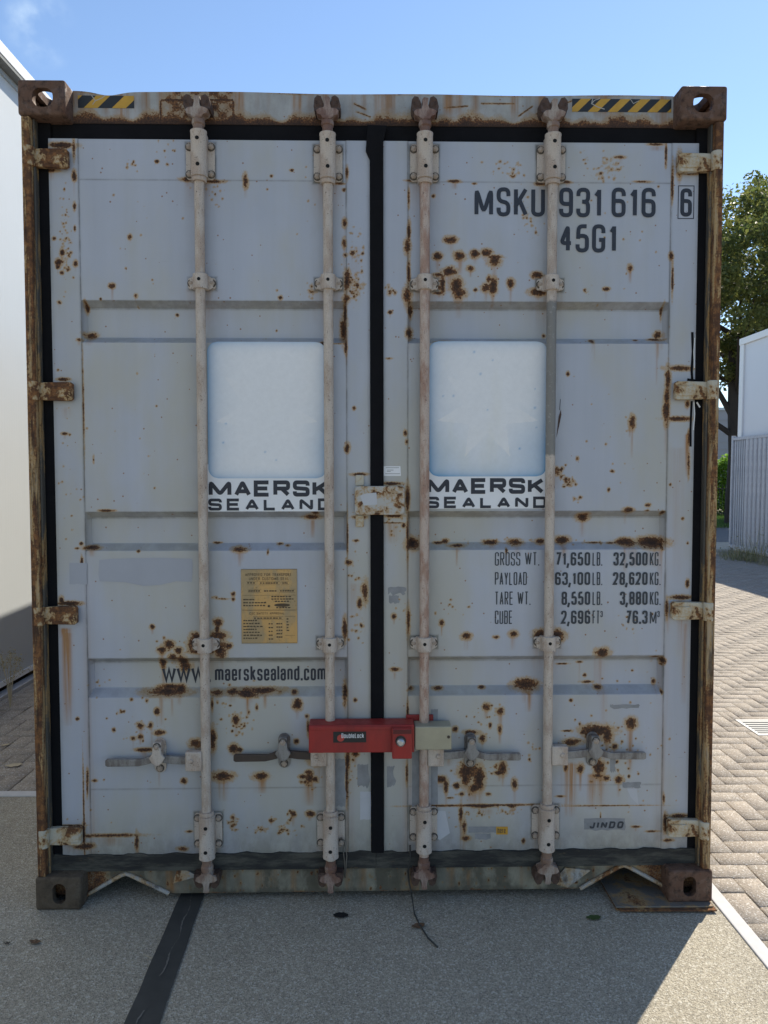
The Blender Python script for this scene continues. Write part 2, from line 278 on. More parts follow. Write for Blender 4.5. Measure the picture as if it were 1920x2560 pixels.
# ------------------------------------------------------------------ rust survey of the door end (photo zooms -> metres)
ZS = {'A': (0, 50, .38577), 'B': (640, 150, .38577), 'C': (1280, 150, .38577), 'D': (0, 800, .38577), 'E': (500, 800, .38577), 'F': (1000, 800, .38577),
      'H': (0, 1600, .38577), 'I': (560, 1600, .38577), 'J': (1000, 1600, .38577), 'K': (1500, 1500, .36176), 'N': (1500, 800, .31650), 'W': (0, 0, K)}
SPOTS = {
 'A': [(840,1405,11,14),(725,1720,18,14),(878,1785,11,14),(1130,1897,9,9),(380,1570,18,18),(402,1510,12,18),(445,1527,9,9),(490,1577,12,16),(375,1600,12,10),(402,1638,10,10),(480,1010,12,30),(478,830,8,60),(1017,915,10,9),(1082,935,8,7),(1215,1030,40,12),(1385,1045,55,9),(1590,1040,14,35),(650,1808,6,6),(400,810,70,14),(330,975,40,10),(350,1415,9,9),(385,1830,12,10),(483,1210,8,20),(485,1350,6,14),(417,1097,5,8),(545,1850,9,30)],
 'B': [(1262,1163,32,18),(1178,1270,26,18),(1322,1268,34,24),(1420,1255,26,20),(1490,1250,38,22),(1545,1300,36,30),(1550,1275,40,12),(1255,1370,36,24),(1390,1350,22,15),(1300,1460,34,36),(1320,1510,36,36),(1490,1475,28,24),(1535,1465,22,40),(1510,1420,12,20),(1650,1450,20,24),(1422,1490,12,12),(990,890,7,50),(992,1110,10,60),(982,1210,18,40),(990,1370,10,80),(982,1530,22,50),(575,1055,14,24),(572,1185,12,30),(590,1430,18,60),(585,1545,20,25),(576,1640,9,60),(158,1540,11,11),(100,750,8,8),(232,713,10,7),(570,840,9,9),(590,730,8,30),(870,1635,12,10),(1000,1620,14,30),(1285,785,34,8),(1415,800,12,5),(540,800,24,6),(1000,780,30,6),(1150,880,9,9),(625,1250,12,12),(1210,1455,12,44),(1180,1390,28,10),(1185,1510,26,8)],
 'C': [(768,1345,16,20),(612,1483,18,10),(970,1770,22,20),(945,1803,40,8),(525,1815,14,8),(815,1808,14,6),(165,1392,28,18),(170,1505,45,20),(1032,1270,12,20),(1040,1420,6,80),(1085,680,14,60),(700,628,30,9),(940,545,44,7),(1040,800,6,90),(850,787,44,6),(360,790,26,8),(190,800,26,10),(1170,735,50,8),(990,1620,6,40),(845,1110,5,5),(220,1775,10,12),(1000,600,6,60)],
 'D': [(575,90,34,18),(512,128,14,9),(420,737,18,8),(605,905,4,20),(700,1235,40,7),(590,1478,40,11),(985,1990,14,12),(1410,1960,24,24),(1408,2005,12,34),(1420,2045,46,24),(1270,2050,30,24),(1550,1490,42,16),(1510,1775,12,12),(1510,1810,9,9),(530,1565,7,30),(1430,1808,40,4),(400,1820,14,22),(440,1835,60,12),(527,1450,10,10),(500,1480,12,6),(410,385,34,9),(1400,1448,24,5),(895,1500,9,7),(540,550,4,260)],
 'E': [(955,825,14,24),(930,50,20,70),(945,170,9,44),(725,1278,44,14),(748,1250,18,8),(1000,572,10,11),(1070,1760,20,60),(1035,1830,13,28),(965,1570,17,14),(1010,1430,16,7),(1045,1980,10,12),(938,2000,13,60),(1225,250,20,6),(1330,730,10,15),(1340,790,10,14),(1240,1060,60,10),(1345,1160,13,85),(1250,1270,60,10),(1250,1315,60,4),(1030,1000,44,9),(1035,1278,40,10),(1258,1920,13,15),(800,150,16,12),(440,1505,6,14),(510,1455,16,7),(565,1465,14,6),(890,152,40,4),(1320,1330,12,12),(955,1400,5,120),(1345,1400,7,120),(1350,1960,11,80)],
 'F': [(1200,1280,32,22),(1480,1232,26,14),(1505,665,16,38),(1090,348,9,12),(1150,897,9,12),(85,1450,42,34),(300,1437,22,12),(370,1465,38,8),(600,1445,42,12),(760,1445,42,17),(1065,1430,38,20),(920,1440,30,14),(1480,1445,56,18),(1640,1445,64,28),(1390,1450,30,6),(1270,1448,44,5),(255,1448,26,8),(430,2050,26,20),(735,2035,26,20),(270,1965,14,18),(625,2055,18,9),(1020,2045,46,34),(910,2045,40,32),(1610,1200,14,10),(1170,1150,10,10),(290,140,44,7),(60,80,20,30),(1255,140,14,10),(1075,940,7,7),(1380,980,10,9),(690,1495,7,16)],
 'N': [(385,1465,16,10),(230,1755,60,22),(430,1760,84,32),(485,100,24,18),(460,146,40,5),(255,810,22,46),(300,150,16,6),(98,1193,12,10),(70,1340,9,14),(690,660,16,26),(620,380,95,17),(537,470,20,95),(530,600,20,95),(525,720,20,75),(620,780,95,16),(375,1505,16,6),(652,1570,10,10),(555,1300,8,10),(700,1140,9,90),(700,940,10,50),(690,2080,12,26),(640,2190,70,16),(500,1520,14,14),(495,1780,14,30)],
 'H': [(1095,30,28,20),(1050,68,24,20),(1155,70,22,20),(1115,110,24,20),(1175,160,26,44),(1190,185,30,22),(1240,20,24,40),(1310,78,70,10),(1425,60,34,40),(1480,40,22,18),(1070,345,112,20),(1080,320,58,14),(1160,332,34,22),(1400,350,42,15),(1500,347,40,14),(1610,352,60,20),(1015,465,14,18),(910,555,24,18),(975,555,13,18),(735,583,9,11),(862,638,14,11),(907,628,15,13),(935,712,46,11),(850,387,9,8),(950,395,9,12),(1530,517,20,22),(1270,672,36,26),(1378,640,18,60),(1375,410,7,40),(1505,700,24,20),(1545,712,20,18),(1440,885,54,26),(1190,915,16,14),(612,912,14,8),(567,890,7,40),(565,960,4,50),(1225,1242,22,7),(1030,600,28,14),(1180,1355,26,12),(500,510,9,9),(720,1268,170,10),(886,1315,11,52),(535,1215,16,8),(540,1260,7,60),(560,1338,38,16),(470,1200,60,4),(505,1340,26,10),(545,1180,4,300),(1040,160,16,30)],
 'I': [(50,345,30,15),(235,340,118,18),(150,360,42,16),(455,345,20,12),(475,418,24,28),(78,518,20,22),(212,437,9,18),(160,470,7,11),(537,495,11,11),(468,657,13,13),(60,705,26,24),(100,712,16,14),(15,885,30,26),(240,885,46,22),(548,858,22,15),(555,900,18,24),(590,905,15,14),(505,888,18,12),(605,770,44,34),(785,350,13,56),(850,390,10,11),(1108,190,30,11),(1495,580,15,15),(850,740,18,14),(1080,843,11,7),(555,1128,24,16),(448,1130,16,16),(545,570,9,50),(800,780,12,60),(795,900,6,120),(1185,860,7,60),(305,1170,12,12),(1190,470,6,60)],
 'J': [(560,435,22,22),(652,462,22,20),(648,580,13,24),(586,555,9,15),(535,640,20,24),(360,578,13,13),(825,302,62,28),(250,325,24,9),(535,320,18,8),(1295,318,24,12),(70,325,20,10),(1315,82,40,28),(1115,662,54,22),(1280,585,90,30),(1345,615,28,50),(1225,620,26,40),(1500,540,30,30),(1390,690,18,18),(1170,835,20,28),(1075,830,12,20),(1290,830,30,50),(1335,897,20,14),(1418,905,26,20),(1280,880,34,10),(440,850,48,44),(510,900,30,60),(425,905,24,40),(480,960,34,30),(270,905,32,22),(298,950,13,46),(320,1025,20,6),(368,945,18,16),(668,835,22,36),(645,862,28,13),(745,935,18,32),(400,1000,14,12),(575,1000,16,10),(1040,1015,28,6),(540,1078,58,11),(730,1080,19,11),(395,1130,12,60),(415,1215,13,50),(428,1285,22,14),(800,1305,9,13),(1215,245,9,9),(1230,288,36,8),(1180,158,17,6),(1070,170,40,4),(1108,392,10,9),(1415,570,9,7),(1405,790,10,9),(840,775,7,9),(1180,600,14,13),(1530,640,6,6),(1485,885,8,10),(1330,1075,260,3),(520,1073,320,6),(1530,1210,24,6),(1085,590,34,5),(1165,545,7,10),(460,600,40,14),(1300,1150,4,22)],
 'K': [(440,1375,7,30),(385,395,30,8),(440,420,13,20),(395,580,13,18),(430,640,6,14),(460,60,10,60),(550,1490,56,12),(450,1540,12,60),(470,1660,30,10),(360,1600,40,6),(250,1570,30,5)],
}
STREAKS = {  # x, y0, y1, half width, strength
 'J': [(835,330,470,20,.9),(1100,790,1150,46,.95),(1270,860,1100,62,.9),(1495,560,850,18,.9),(480,930,1070,60,.7),(1300,120,330,26,.45),(720,1090,1130,14,.6),(560,1090,1140,40,.6),(320,740,820,20,.5),(1180,170,300,8,.4)],
 'H': [(430,-60,560,36,1.0),(465,1280,1380,60,.5),(1040,360,560,16,.8),(1115,370,500,10,.6),(1440,900,1050,34,.8),(980,560,700,9,.6),(1030,850,960,5,.6),(720,1275,1340,110,.55),(1375,420,600,6,.4),(1180,180,300,30,.4)],
 'I': [(150,360,500,18,.7),(265,350,450,14,.6),(475,430,520,12,.5),(240,890,1000,44,.7),(560,900,1080,44,.7),(640,780,1100,20,.55),(1108,200,260,10,.6),(700,1400,1500,60,.2)],
 'E': [(255,1490,1600,14,.7),(722,1290,1420,34,.55),(950,100,300,9,.8),(1345,1300,1800,10,.6),(1240,1310,1450,50,.45),(1000,1700,2000,50,.25)],
 'F': [(1505,680,760,8,.9),(368,1470,1600,8,.6),(1200,1300,1400,14,.4),(1480,1250,1330,10,.5),(1260,140,270,8,.35),(1020,960,1100,20,.25),(300,100,300,40,.22)],
 'N': [(450,150,520,10,.6),(690,890,1240,20,.9),(205,1780,2000,20,.6),(480,1790,2212,24,.6),(240,820,930,12,.8),(270,1790,1960,30,.35),(620,1000,2100,80,.16)],
 'K': [(585,150,720,20,.85),(575,100,400,40,.4),(210,830,1200,20,.8),(470,60,240,16,.5),(30,380,900,30,.3)],
 'B': [(1300,1500,1580,26,.6),(1540,1310,1370,24,.4),(1500,1490,1560,26,.4),(1178,1280,1330,18,.3),(640,1200,1600,60,.12)],
 'C': [(945,1810,1944,14,.7),(525,1820,1900,9,.6),(768,1350,1400,9,.5),(612,1485,1560,7,.5),(940,550,590,50,.5)],
 'A': [(725,1725,1830,7,.5),(840,1410,1440,6,.4)],
 'D': [(430,560,640,30,.3),(420,1990,2074,44,1.0),(1408,1990,2060,18,.6)],
}
SPECKS = {  # clusters of tiny ochre pits: x, y, rx, ry, count, pit radius
 'A': [(420,1450,50,260,70,4),(430,1560,50,110,30,6),(1090,830,60,70,14,4),(850,940,60,50,8,5),(1400,1130,60,90,18,4),(800,1500,500,700,30,3)],
 'B': [(650,1470,50,85,60,8),(355,1480,20,50,20,9),(870,1490,40,40,14,8),(650,1220,50,120,30,6),(1600,690,120,60,24,5),(1200,1450,30,70,30,8),(300,1000,300,600,14,3)],
 'C': [(640,690,80,70,70,6),(560,745,40,30,24,7),(490,650,60,70,14,4),(30,730,50,60,22,6),(120,1100,80,120,22,5),(60,930,60,80,14,5),(490,1500,24,30,10,5),(700,1100,400,700,24,3)],
 'D': [(420,850,60,500,24,4),(480,1200,80,300,16,3),(900,700,450,500,16,3)],
 'E': [(1290,1900,60,120,12,5),(1020,1980,60,90,22,6),(100,1800,60,12,10,5),(1010,1600,60,260,20,5),(500,100,60,50,5,4),(1270,1380,60,100,16,5)],
 'F': [(1100,1045,38,34,50,7),(1030,985,26,34,34,7),(1140,1160,30,20,8,6),(1300,700,300,600,26,4),(350,1900,120,80,10,5),(1500,1980,100,60,10,5),(900,1440,700,20,40,5)],
 'H': [(1100,70,90,90,30,6),(880,590,120,120,24,5),(1480,450,120,160,26,5),(1590,540,60,50,20,5),(620,300,60,20,10,4),(700,700,400,500,24,3),(790,465,24,16,12,5)],
 'I': [(90,540,70,70,30,5),(60,1180,26,60,40,7),(240,1225,36,24,30,7),(380,1220,40,30,24,6),(440,1140,30,40,18,6),(310,1170,16,16,14,6),(820,760,40,120,30,6),(820,900,70,180,24,4),(560,900,80,60,24,6),(480,1220,60,40,10,5)],
 'J': [(460,880,110,110,60,7),(640,850,90,60,26,6),(1250,700,140,110,40,5),(1290,860,120,60,34,6),(560,500,120,80,24,5),(480,1120,220,50,50,5),(1400,700,200,300,40,4),(860,740,40,60,10,5),(720,1110,60,30,20,5)],
 'K': [(250,500,200,300,20,4),(250,1200,180,300,24,4)],
}
def place(zone, x, y, Y=.06):
    ox, oy, s = ZS[zone]; return P(ox+x*s, oy+y*s, Y)
MM = 1/711.                                 # metres per photo pixel on the door plane
SP, ST = [], []
for z, l in SPOTS.items():
    for (x, y, rx, ry) in l:
        a, b = place(z, x, y); s = ZS[z][2]*MM; SP.append((a, b, rx*s, ry*s, random.uniform(.80, .9)))
        if rx*s > .0055 and rx < 5*ry: ST.append((a, b, b-ry*s*random.uniform(2.2, 6.5), rx*s*random.uniform(.45, .8), random.uniform(.35, .95)))
for z, l in SPECKS.items():
    for (x, y, rx, ry, n, r) in l:
        for i in range(n):
            a, b = place(z, random.gauss(x, rx*.55), random.gauss(y, ry*.55)); s = ZS[z][2]*MM
            SP.append((a, b, r*s*random.uniform(.5, 1.25), r*s*random.uniform(.5, 1.2), random.uniform(.25, .74)))
for z, l in STREAKS.items():
    for (x, y0, y1, hw, k) in l:
        a, b = place(z, x, y0); _, c = place(z, x, y1); ST.append((a, b, c, hw*ZS[z][2]*MM, min(1.25, k*1.35)))

def fields(X, Z, extra=None):
    """rust, streak and grime as they lie on this sheet of steel"""
    Rf = np.zeros_like(X); Sf = np.zeros_like(X); Gf = np.zeros_like(X)
    xs, zs = X[0], Z[:, 0]
    def win(x0, x1, z0, z1):
        i0, i1 = np.searchsorted(xs, [x0, x1]); j0, j1 = np.searchsorted(zs, [z0, z1])
        return slice(max(j0-1, 0), j1+1), slice(max(i0-1, 0), i1+1)
    for a, b, rx, ry, k in SP:
        rx, ry = max(rx, .0022), max(ry, .0022)
        w_ = win(a-2.4*rx, a+2.4*rx, b-2.4*ry, b+2.4*ry); x, z = X[w_], Z[w_]
        if x.size == 0: continue
        d = np.sqrt(((x-a)/rx)**2 + ((z-b)/ry)**2)
        Rf[w_] = np.maximum(Rf[w_], np.clip(k - .36*d, 0, 1) if k > .745 else np.clip(k - .2*d, 0, 1))
    for a, z1, z0, hw, k in ST:
        w_ = win(a-2*hw, a+2*hw, z0, z1); x, z = X[w_], Z[w_]
        if x.size == 0: continue
        v = np.clip((z-z0)/max(z1-z0, 1e-4), 0, 1)
        Sf[w_] = np.maximum(Sf[w_], k*np.exp(-((x-a)/(hw*.8))**2)*np.sqrt(v)*np.clip((z1-z)/.01, 0, 1))
    if extra: extra(X, Z, Rf, Sf, Gf)
    return Rf, Sf, Gf

def sheet(name, x0, x1, zb, zt, depth, xbreaks, zbreaks, parent, step=.004, extra=None, back=.04, mat='door', warp=None):
    def axis(a, b, br):
        br = sorted({a, b, *[q for q in br if a < q < b]}); o = []
        for p, q in zip(br, br[1:]): o += list(np.linspace(p, q, max(1, int(math.ceil((q-p)/step))), endpoint=False))
        return np.array(o + [b])
    xs, zs = axis(x0, x1, xbreaks), axis(zb, zt, zbreaks); X, Z = np.meshgrid(xs, zs); nx, nz = len(xs), len(zs)
    Y = depth(X, Z); Rf, Sf, Gf = fields(X, Z, extra)
    Zw = warp(X, Z) if warp else Z
    V = np.stack([X, Y, Zw], -1).reshape(-1, 3); idx = np.arange(nx*nz).reshape(nz, nx)
    q = np.stack([idx[:-1, :-1], idx[:-1, 1:], idx[1:, 1:], idx[1:, :-1]], -1).reshape(-1, 4)
    ring = np.concatenate([idx[0, :], idx[1:, -1], idx[-1, -2::-1], idx[-2:0:-1, 0]]); m = len(ring)
    V2 = V[ring].copy(); V2[:, 1] += back; r2 = np.arange(m) + nx*nz
    sk = np.stack([ring, r2, np.roll(r2, -1), np.roll(ring, -1)], -1)
    att = {k: ('POINT', np.concatenate([f.ravel(), f.ravel()[ring]])) for k, f in (('rust', Rf), ('streak', Sf), ('grime_shade', Gf))}
    return np_mesh(name, np.concatenate([V, V2]), np.concatenate([q, sk]), mat, parent, True, att)

# ------------------------------------------------------------------ lettering drawn with strokes
GL = {
 'M': ([(0,0),(0,1),(.5,.06),(1,1),(1,0)],), 'S': ([(1,.73),(1,1),(0,1),(0,.54),(1,.46),(1,0),(0,0),(0,.27)],),
 'K': ([(0,0),(0,1)], [(1,1),(.02,.36)], [(.36,.58),(1,0)]), 'U': ([(0,1),(0,0),(1,0),(1,1)],),
 '9': ([(0,.25),(0,0),(1,0),(1,1),(0,1),(0,.44),(1,.44)],), '3': ([(0,.75),(0,1),(1,1),(1,.53),(.4,.53)], [(.42,.53),(1,.53),(1,0),(0,0),(0,.26)]),
 '1': ([(.75,0),(.75,1)], [(.75,.95),(.15,.76)]), '6': ([(1,.75),(1,1),(0,1),(0,0),(1,0),(1,.56),(0,.56)],),
 '4': ([(.72,0),(.72,1),(0,.3),(1.05,.3)],), '5': ([(.95,1),(.09,1),(.05,.48)], [(.05,.5),(.05,.6),(1,.6),(1,0),(0,0),(0,.25)]),
 'G': ([(1,.72),(1,1),(0,1),(0,0),(1,0),(1,.44,0),(.55,.44)],), 'R': ([(0,0),(0,1,0),(1,1),(1,.5),(0,.5)], [(.5,.5),(1,0)]),
 'O': ([(.5,0),(0,0),(0,1),(1,1),(1,0),(.5,0)],), '0': ([(.5,0),(0,0),(0,1),(1,1),(1,0),(.5,0)],), 'W': ([(0,1),(.26,0),(.5,.95),(.74,0),(1,1)],),
 'T': ([(0,1),(1,1)], [(.5,1),(.5,0)]), 'P': ([(0,0),(0,1,0),(1,1),(1,.47),(0,.47)],), 'A': ([(0,0),(.5,1),(1,0)], [(.2,.28),(.8,.28)]),
 'Y': ([(0,1),(.5,.45),(1,1)], [(.5,.47),(.5,0)]), 'L': ([(0,1),(0,0,0),(1,0)],), 'D': ([(.5,0),(0,0,0),(0,1,0),(1,1),(1,0),(.5,0)],),
 'C': ([(1,.7),(1,1),(0,1),(0,0),(1,0),(1,.3)],), 'B': ([(0,.5),(0,1,0),(1,1),(1,.53),(0,.53)], [(0,.53),(1,.53),(1,0),(0,0,0),(0,.53)]),
 'E': ([(1,1),(0,1,0),(0,0,0),(1,0)], [(0,.51),(.9,.51)]), '7': ([(0,1),(1,1,0),(.35,0)],), '2': ([(0,.75),(0,1),(1,1),(1,.6),(0,.02,0),(1,.02)],),
 '8': ([(.5,.53),(0,.53),(0,1),(1,1),(1,.53),(.5,.53)], [(.5,.53),(0,.53),(0,0),(1,0),(1,.53),(.5,.53)]), 'F': ([(1,1),(0,1,0),(0,0)], [(0,.52),(.85,.52)]),
 'N': ([(0,0),(0,1),(1,0),(1,1)],), 'J': ([(1,1),(1,0),(0,0),(0,.3)],), 'I': ([(.5,0),(.5,1)],), 'V': ([(0,1),(.5,0),(1,1)],), 'H': ([(0,0),(0,1)], [(1,0),(1,1)], [(0,.5),(1,.5)]),
 '.': ([(.5,-.04),(.5,.09)],), ',': ([(.5,.09),(.3,-.16)],), ' ': (), '/': ([(0,0),(1,1)],), '-': ([(0,.45),(1,.45)],),
 'm': ([(0,0),(0,.74)], [(0,.5),(0,.74),(.5,.74),(.5,0)], [(.5,.5),(.5,.74),(1,.74),(1,0)]), 'a': ([(0,.52),(0,.74),(1,.74),(1,0)], [(1,.42),(0,.42),(0,0),(1,0)]),
 'e': ([(0,.37),(1,.37,0),(1,.74),(0,.74),(0,0),(1,0),(1,.2)],), 'r': ([(0,0),(0,.74)], [(0,.45),(0,.74),(1,.72)]), 's': ([(1,.54),(1,.74),(0,.74),(0,.4),(1,.35),(1,0),(0,0),(0,.2)],),
 'k': ([(0,0),(0,1)], [(1,.74),(.02,.28)], [(.35,.44),(1,0)]), 'l': ([(.5,0),(.5,1)],), 'n': ([(0,0),(0,.74)], [(0,.45),(0,.74),(1,.74),(1,0)]),
 'd': ([(1,0),(1,1)], [(1,.5),(1,.74),(0,.74),(0,0),(1,0),(1,.3)]), 'c': ([(1,.5),(1,.74),(0,.74),(0,0),(1,0),(1,.22)],), 'o': ([(.5,0),(0,0),(0,.74),(1,.74),(1,0),(.5,0)],),
 'h': ([(0,0),(0,1)], [(0,.45),(0,.74),(1,.74),(1,0)]), 'u': ([(0,.74),(0,0),(1,0),(1,.3)], [(1,0),(1,.74)]), 'b': ([(0,0),(0,1)], [(0,.5),(0,.74),(1,.74),(1,0),(0,0),(0,.3)]),
 'w': ([(0,.74),(.26,0),(.5,.7),(.74,0),(1,.74)],),
}
WID = {'M': 1.35, 'W': 1.6, 'm': 1.6, '.': .3, ',': .32, ' ': .55, '1': .66, 'I': .3, 'l': .3, 'r': .68, 'L': .92, 'J': .8, 'w': 1.5, '-': .6, '/': .5}
def fillet(pts, r):
    out = [pts[0][:2]]; n = len(pts)
    for i in range(1, n-1):
        p, a, b = Vector(pts[i][:2]), Vector(pts[i-1][:2]), Vector(pts[i+1][:2])
        rr = r if len(pts[i]) < 3 else pts[i][2]
        da, db = (a-p), (b-p); rr = min(rr, da.length*.5 if i > 1 else da.length, db.length*.5 if i < n-2 else db.length)
        if rr < 1e-5 or abs(da.normalized().cross(db.normalized())) < .05: out.append(tuple(p)); continue
        s, e = p+da.normalized()*rr, p+db.normalized()*rr
        for k in range(6):
            t = k/5; out.append(tuple((1-t)**2*s + 2*t*(1-t)*p + t*t*e))
    out.append(pts[-1][:2]); return [q for i, q in enumerate(out) if i == 0 or (Vector(q)-Vector(out[i-1])).length > 1e-5]
def stroke(mb, pts, t, y):
    P_ = [Vector(p) for p in pts]; n = len(P_); L, Rr = [], []
    closed = (P_[0]-P_[-1]).length < 1e-5
    for i in range(n):
        a = P_[i]-P_[i-1] if i else (P_[0]-P_[-2] if closed else P_[1]-P_[0]); b = P_[i+1]-P_[i] if i < n-1 else (P_[1]-P_[0] if closed else a)
        na, nb = Vector((-a.y, a.x)).normalized(), Vector((-b.y, b.x)).normalized(); m = na+nb
        m = m.normalized() if m.length > 1e-4 else na; k = min(1/max(m.dot(na), .3), 2.4)
        L.append(P_[i]+m*k*t/2); Rr.append(P_[i]-m*k*t/2)
    lv = [mb.bm.verts.new((p.x, y-i*8e-6, p.y)) for i, p in enumerate(L)]; rv = [mb.bm.verts.new((p.x, y-i*8e-6, p.y)) for i, p in enumerate(Rr)]
    mb._m([mb.bm.faces.new((lv[i], lv[i+1], rv[i+1], rv[i])) for i in range(n-1)])
def write(mb, text, x0, x1, z0, h, t, y, rad=.5, gap=.32, slant=0):
    ws = [WID.get(c, 1.0) for c in text]; n = len(text); unit = (x1-x0)/(sum(ws) + gap*(n-1)); x = x0
    for c, wd_ in zip(text, ws):
        W = wd_*unit
        for j, st in enumerate(GL[c]):
            if W <= t*1.3: pts = [(x+W/2, z0+t/2*(c not in '.,')+p[1]*(h-t)) if c != ',' else (x+W*p[0], z0+p[1]*h) for p in st]; pts = [(*p,) for p in pts]
            else: pts = [(x+t/2+p[0]*(W-t), z0+t/2+p[1]*(h-t), *p[2:]) for p in st]
            if c in '.': pts = [(x+W/2, z0), (x+W/2, z0+t*1.1)]
            if c in ',': pts = [(x+W/2, z0+t*1.1), (x+W/2-t*.5, z0-t*1.1)]
            q = fillet(pts, rad*(W-t)) if c not in '.,' else pts
            if slant: q = [(a+(b-z0)*slant, b) for a, b in q]
            stroke(mb, q, t, y - .00030*j - .0001)
        x += W + gap*unit
def rrect(x0, x1, z0, z1, r, n=6):
    o = []
    for cx, cz, a in ((x1-r, z1-r, 0), (x0+r, z1-r, 90), (x0+r, z0+r, 180), (x1-r, z0+r, 270)):
        o += [(cx+r*math.cos(R_(a+90*k/n)), cz+r*math.sin(R_(a+90*k/n))) for k in range(n+1)]
    return o

# ================================================================== THE CONTAINER
zc = lambda y: D(800, y, .03)[1]
RODX = (-.6130, -.1670, .1715, .6195)
GUIDES = [(RODX[b], zc(y), .050, .064) for b in range(4) for y in ((344, 347, 345, 345)[b], (1797, 1798, 1788, 1787)[b])] + [(x, zc(y), .048, .021) for x in RODX for y in (610, 1392)]
box = empty('shipping_container', (0, 0, 0), 'grey rusty forty-foot shipping container with closed double doors', 'shipping container')
box.matrix_world = ROOT
ZT, ZB = 2.725, .170
def tz(z, a, b, c, d): return np.clip(np.minimum((a-z)/(a-b), (z-d)/(c-d)), 0, 1)      # trapezoid in z
RECS = ((2.168, 2.148, 2.044, 2.020), (1.421, 1.399, 1.306, 1.280), (.892, .872, .777, .748))
RB = [q for r in RECS for q in r]
def make_door(xa, xb, xl, xr, label):
    def depth(X, Z):
        fx = np.clip(np.minimum((X-xl)/.012, (xr-X)/.012), 0, 1); fz = np.zeros_like(Z)
        for r in RECS: fz = np.maximum(fz, tz(Z, *r))
        inside = (X > xl) & (X < xr)
        y = .060 + np.where(inside, .0022, 0) + .036*np.minimum(fx, fz)
        return y + .0005*np.sin(X*7+1)*np.sin(Z*5.3+2)*inside            # slightly buckled sheet
    def extra(X, Z, Rf, Sf, Gf):
        for xs in (xl, xr): Gf[:] = np.maximum(Gf, .62*np.exp(-((X-xs)/.0035)**2))
        for zs in (2.586, .412): Gf[:] = np.maximum(Gf, .5*np.exp(-((Z-zs)/.0025)**2)*((X > xl) & (X < xr)))
        for r in RECS:                                                         # dirt caught on and under the pressed ribs
            Gf[:] = np.maximum(Gf, .42*((Z < r[0]+.003) & (Z > r[1]-.004) & (X > xl) & (X < xr)))
            Gf[:] = np.maximum(Gf, .30*((Z < r[2]) & (Z > r[3]) & (X > xl) & (X < xr)))
        Gf[:] = np.maximum(Gf, .55*np.clip((.36-Z)/.2, 0, 1)**1.4)
        for e in (xa, xb): Gf[:] = np.maximum(Gf, .3*np.clip(1-np.abs(X-e)/.012, 0, 1))
        for rx in (-.613, -.167, .172, .620): Gf[:] = np.maximum(Gf, .17*np.exp(-((X-rx)/.055)**2))
        for rx, gz, hw, hh in GUIDES:  # shadow outlines round guides and brackets, painted in with the grime tone
                q = np.maximum(np.abs(X-rx)-hw, np.abs(Z-gz)-hh); Gf[:] = np.maximum(Gf, 1.0*np.clip(1-np.abs(q)/.009, 0, 1)); Sf[:] = np.maximum(Sf, .42*np.exp(-((X-rx)/.05)**2)*np.clip(1-(gz-hh-Z)/.14, 0, 1)*(Z < gz-hh+.004))
        Sf[:] = np.maximum(Sf, .30*np.exp(-((X-xl)/.02)**2)*np.clip((1.5-Z)/1.2, 0, 1)); Sf[:] = np.maximum(Sf, .30*np.exp(-((X-xr)/.02)**2)*np.clip((1.5-Z)/1.2, 0, 1))
    o = sheet('door', xa, xb, ZB, ZT, depth, [xl, xl+.0015, xl+.012, xr-.012, xr-.0015, xr], RB, box, extra=extra, back=.05)
    return tag(o, label)
DL = make_door(-1.142, -.021, -1.040, -.104, 'left door leaf with the brass plate')
DR = make_door(.027, 1.147, .113, 1.051, 'right door leaf with the number and weight table')
YP = .0612                                   # face of lettering on the door sheets

# rubber seals
g = MB(); g.box(-1.133, -.030, .074, .12, ZT-.02, 2.790).box(-1.200, -1.134, .0615, .12, .112, ZT+.06); g.build('door_gasket', 'rubber', DL)
cx = lambda x, y: D(x, y, .052)
g = MB(); g.prism([cx(803, 1842), cx(829, 1842), cx(828, 1500), cx(828, 306), cx(836, 272), cx(794, 270), cx(790, 326), cx(799, 345), cx(800, 1000)], .050, .11); g.build('door_gasket', 'rubber', DL, label='centre seal strip between the leaves')
g = MB(); g.box(.034, 1.138, .074, .12, ZT-.02, 2.790).box(1.139, 1.200, .0615, .12, .112, ZT+.06); g.build('door_gasket', 'rubber', DR)
for xa, xb, d in ((-1.183, -.003, DL), (-.002, 1.183, DR)):
    zs = [(xa+(xb-xa)*i/60, .170+.003*math.sin(i*.9+xa*5)+random.uniform(0, .005)) for i in range(61)]
    MB().prism([(xb, .112), (xa, .112)][::-1] + zs[::-1], .054, .11).build('bottom_gasket', 'rubberdirt', d)

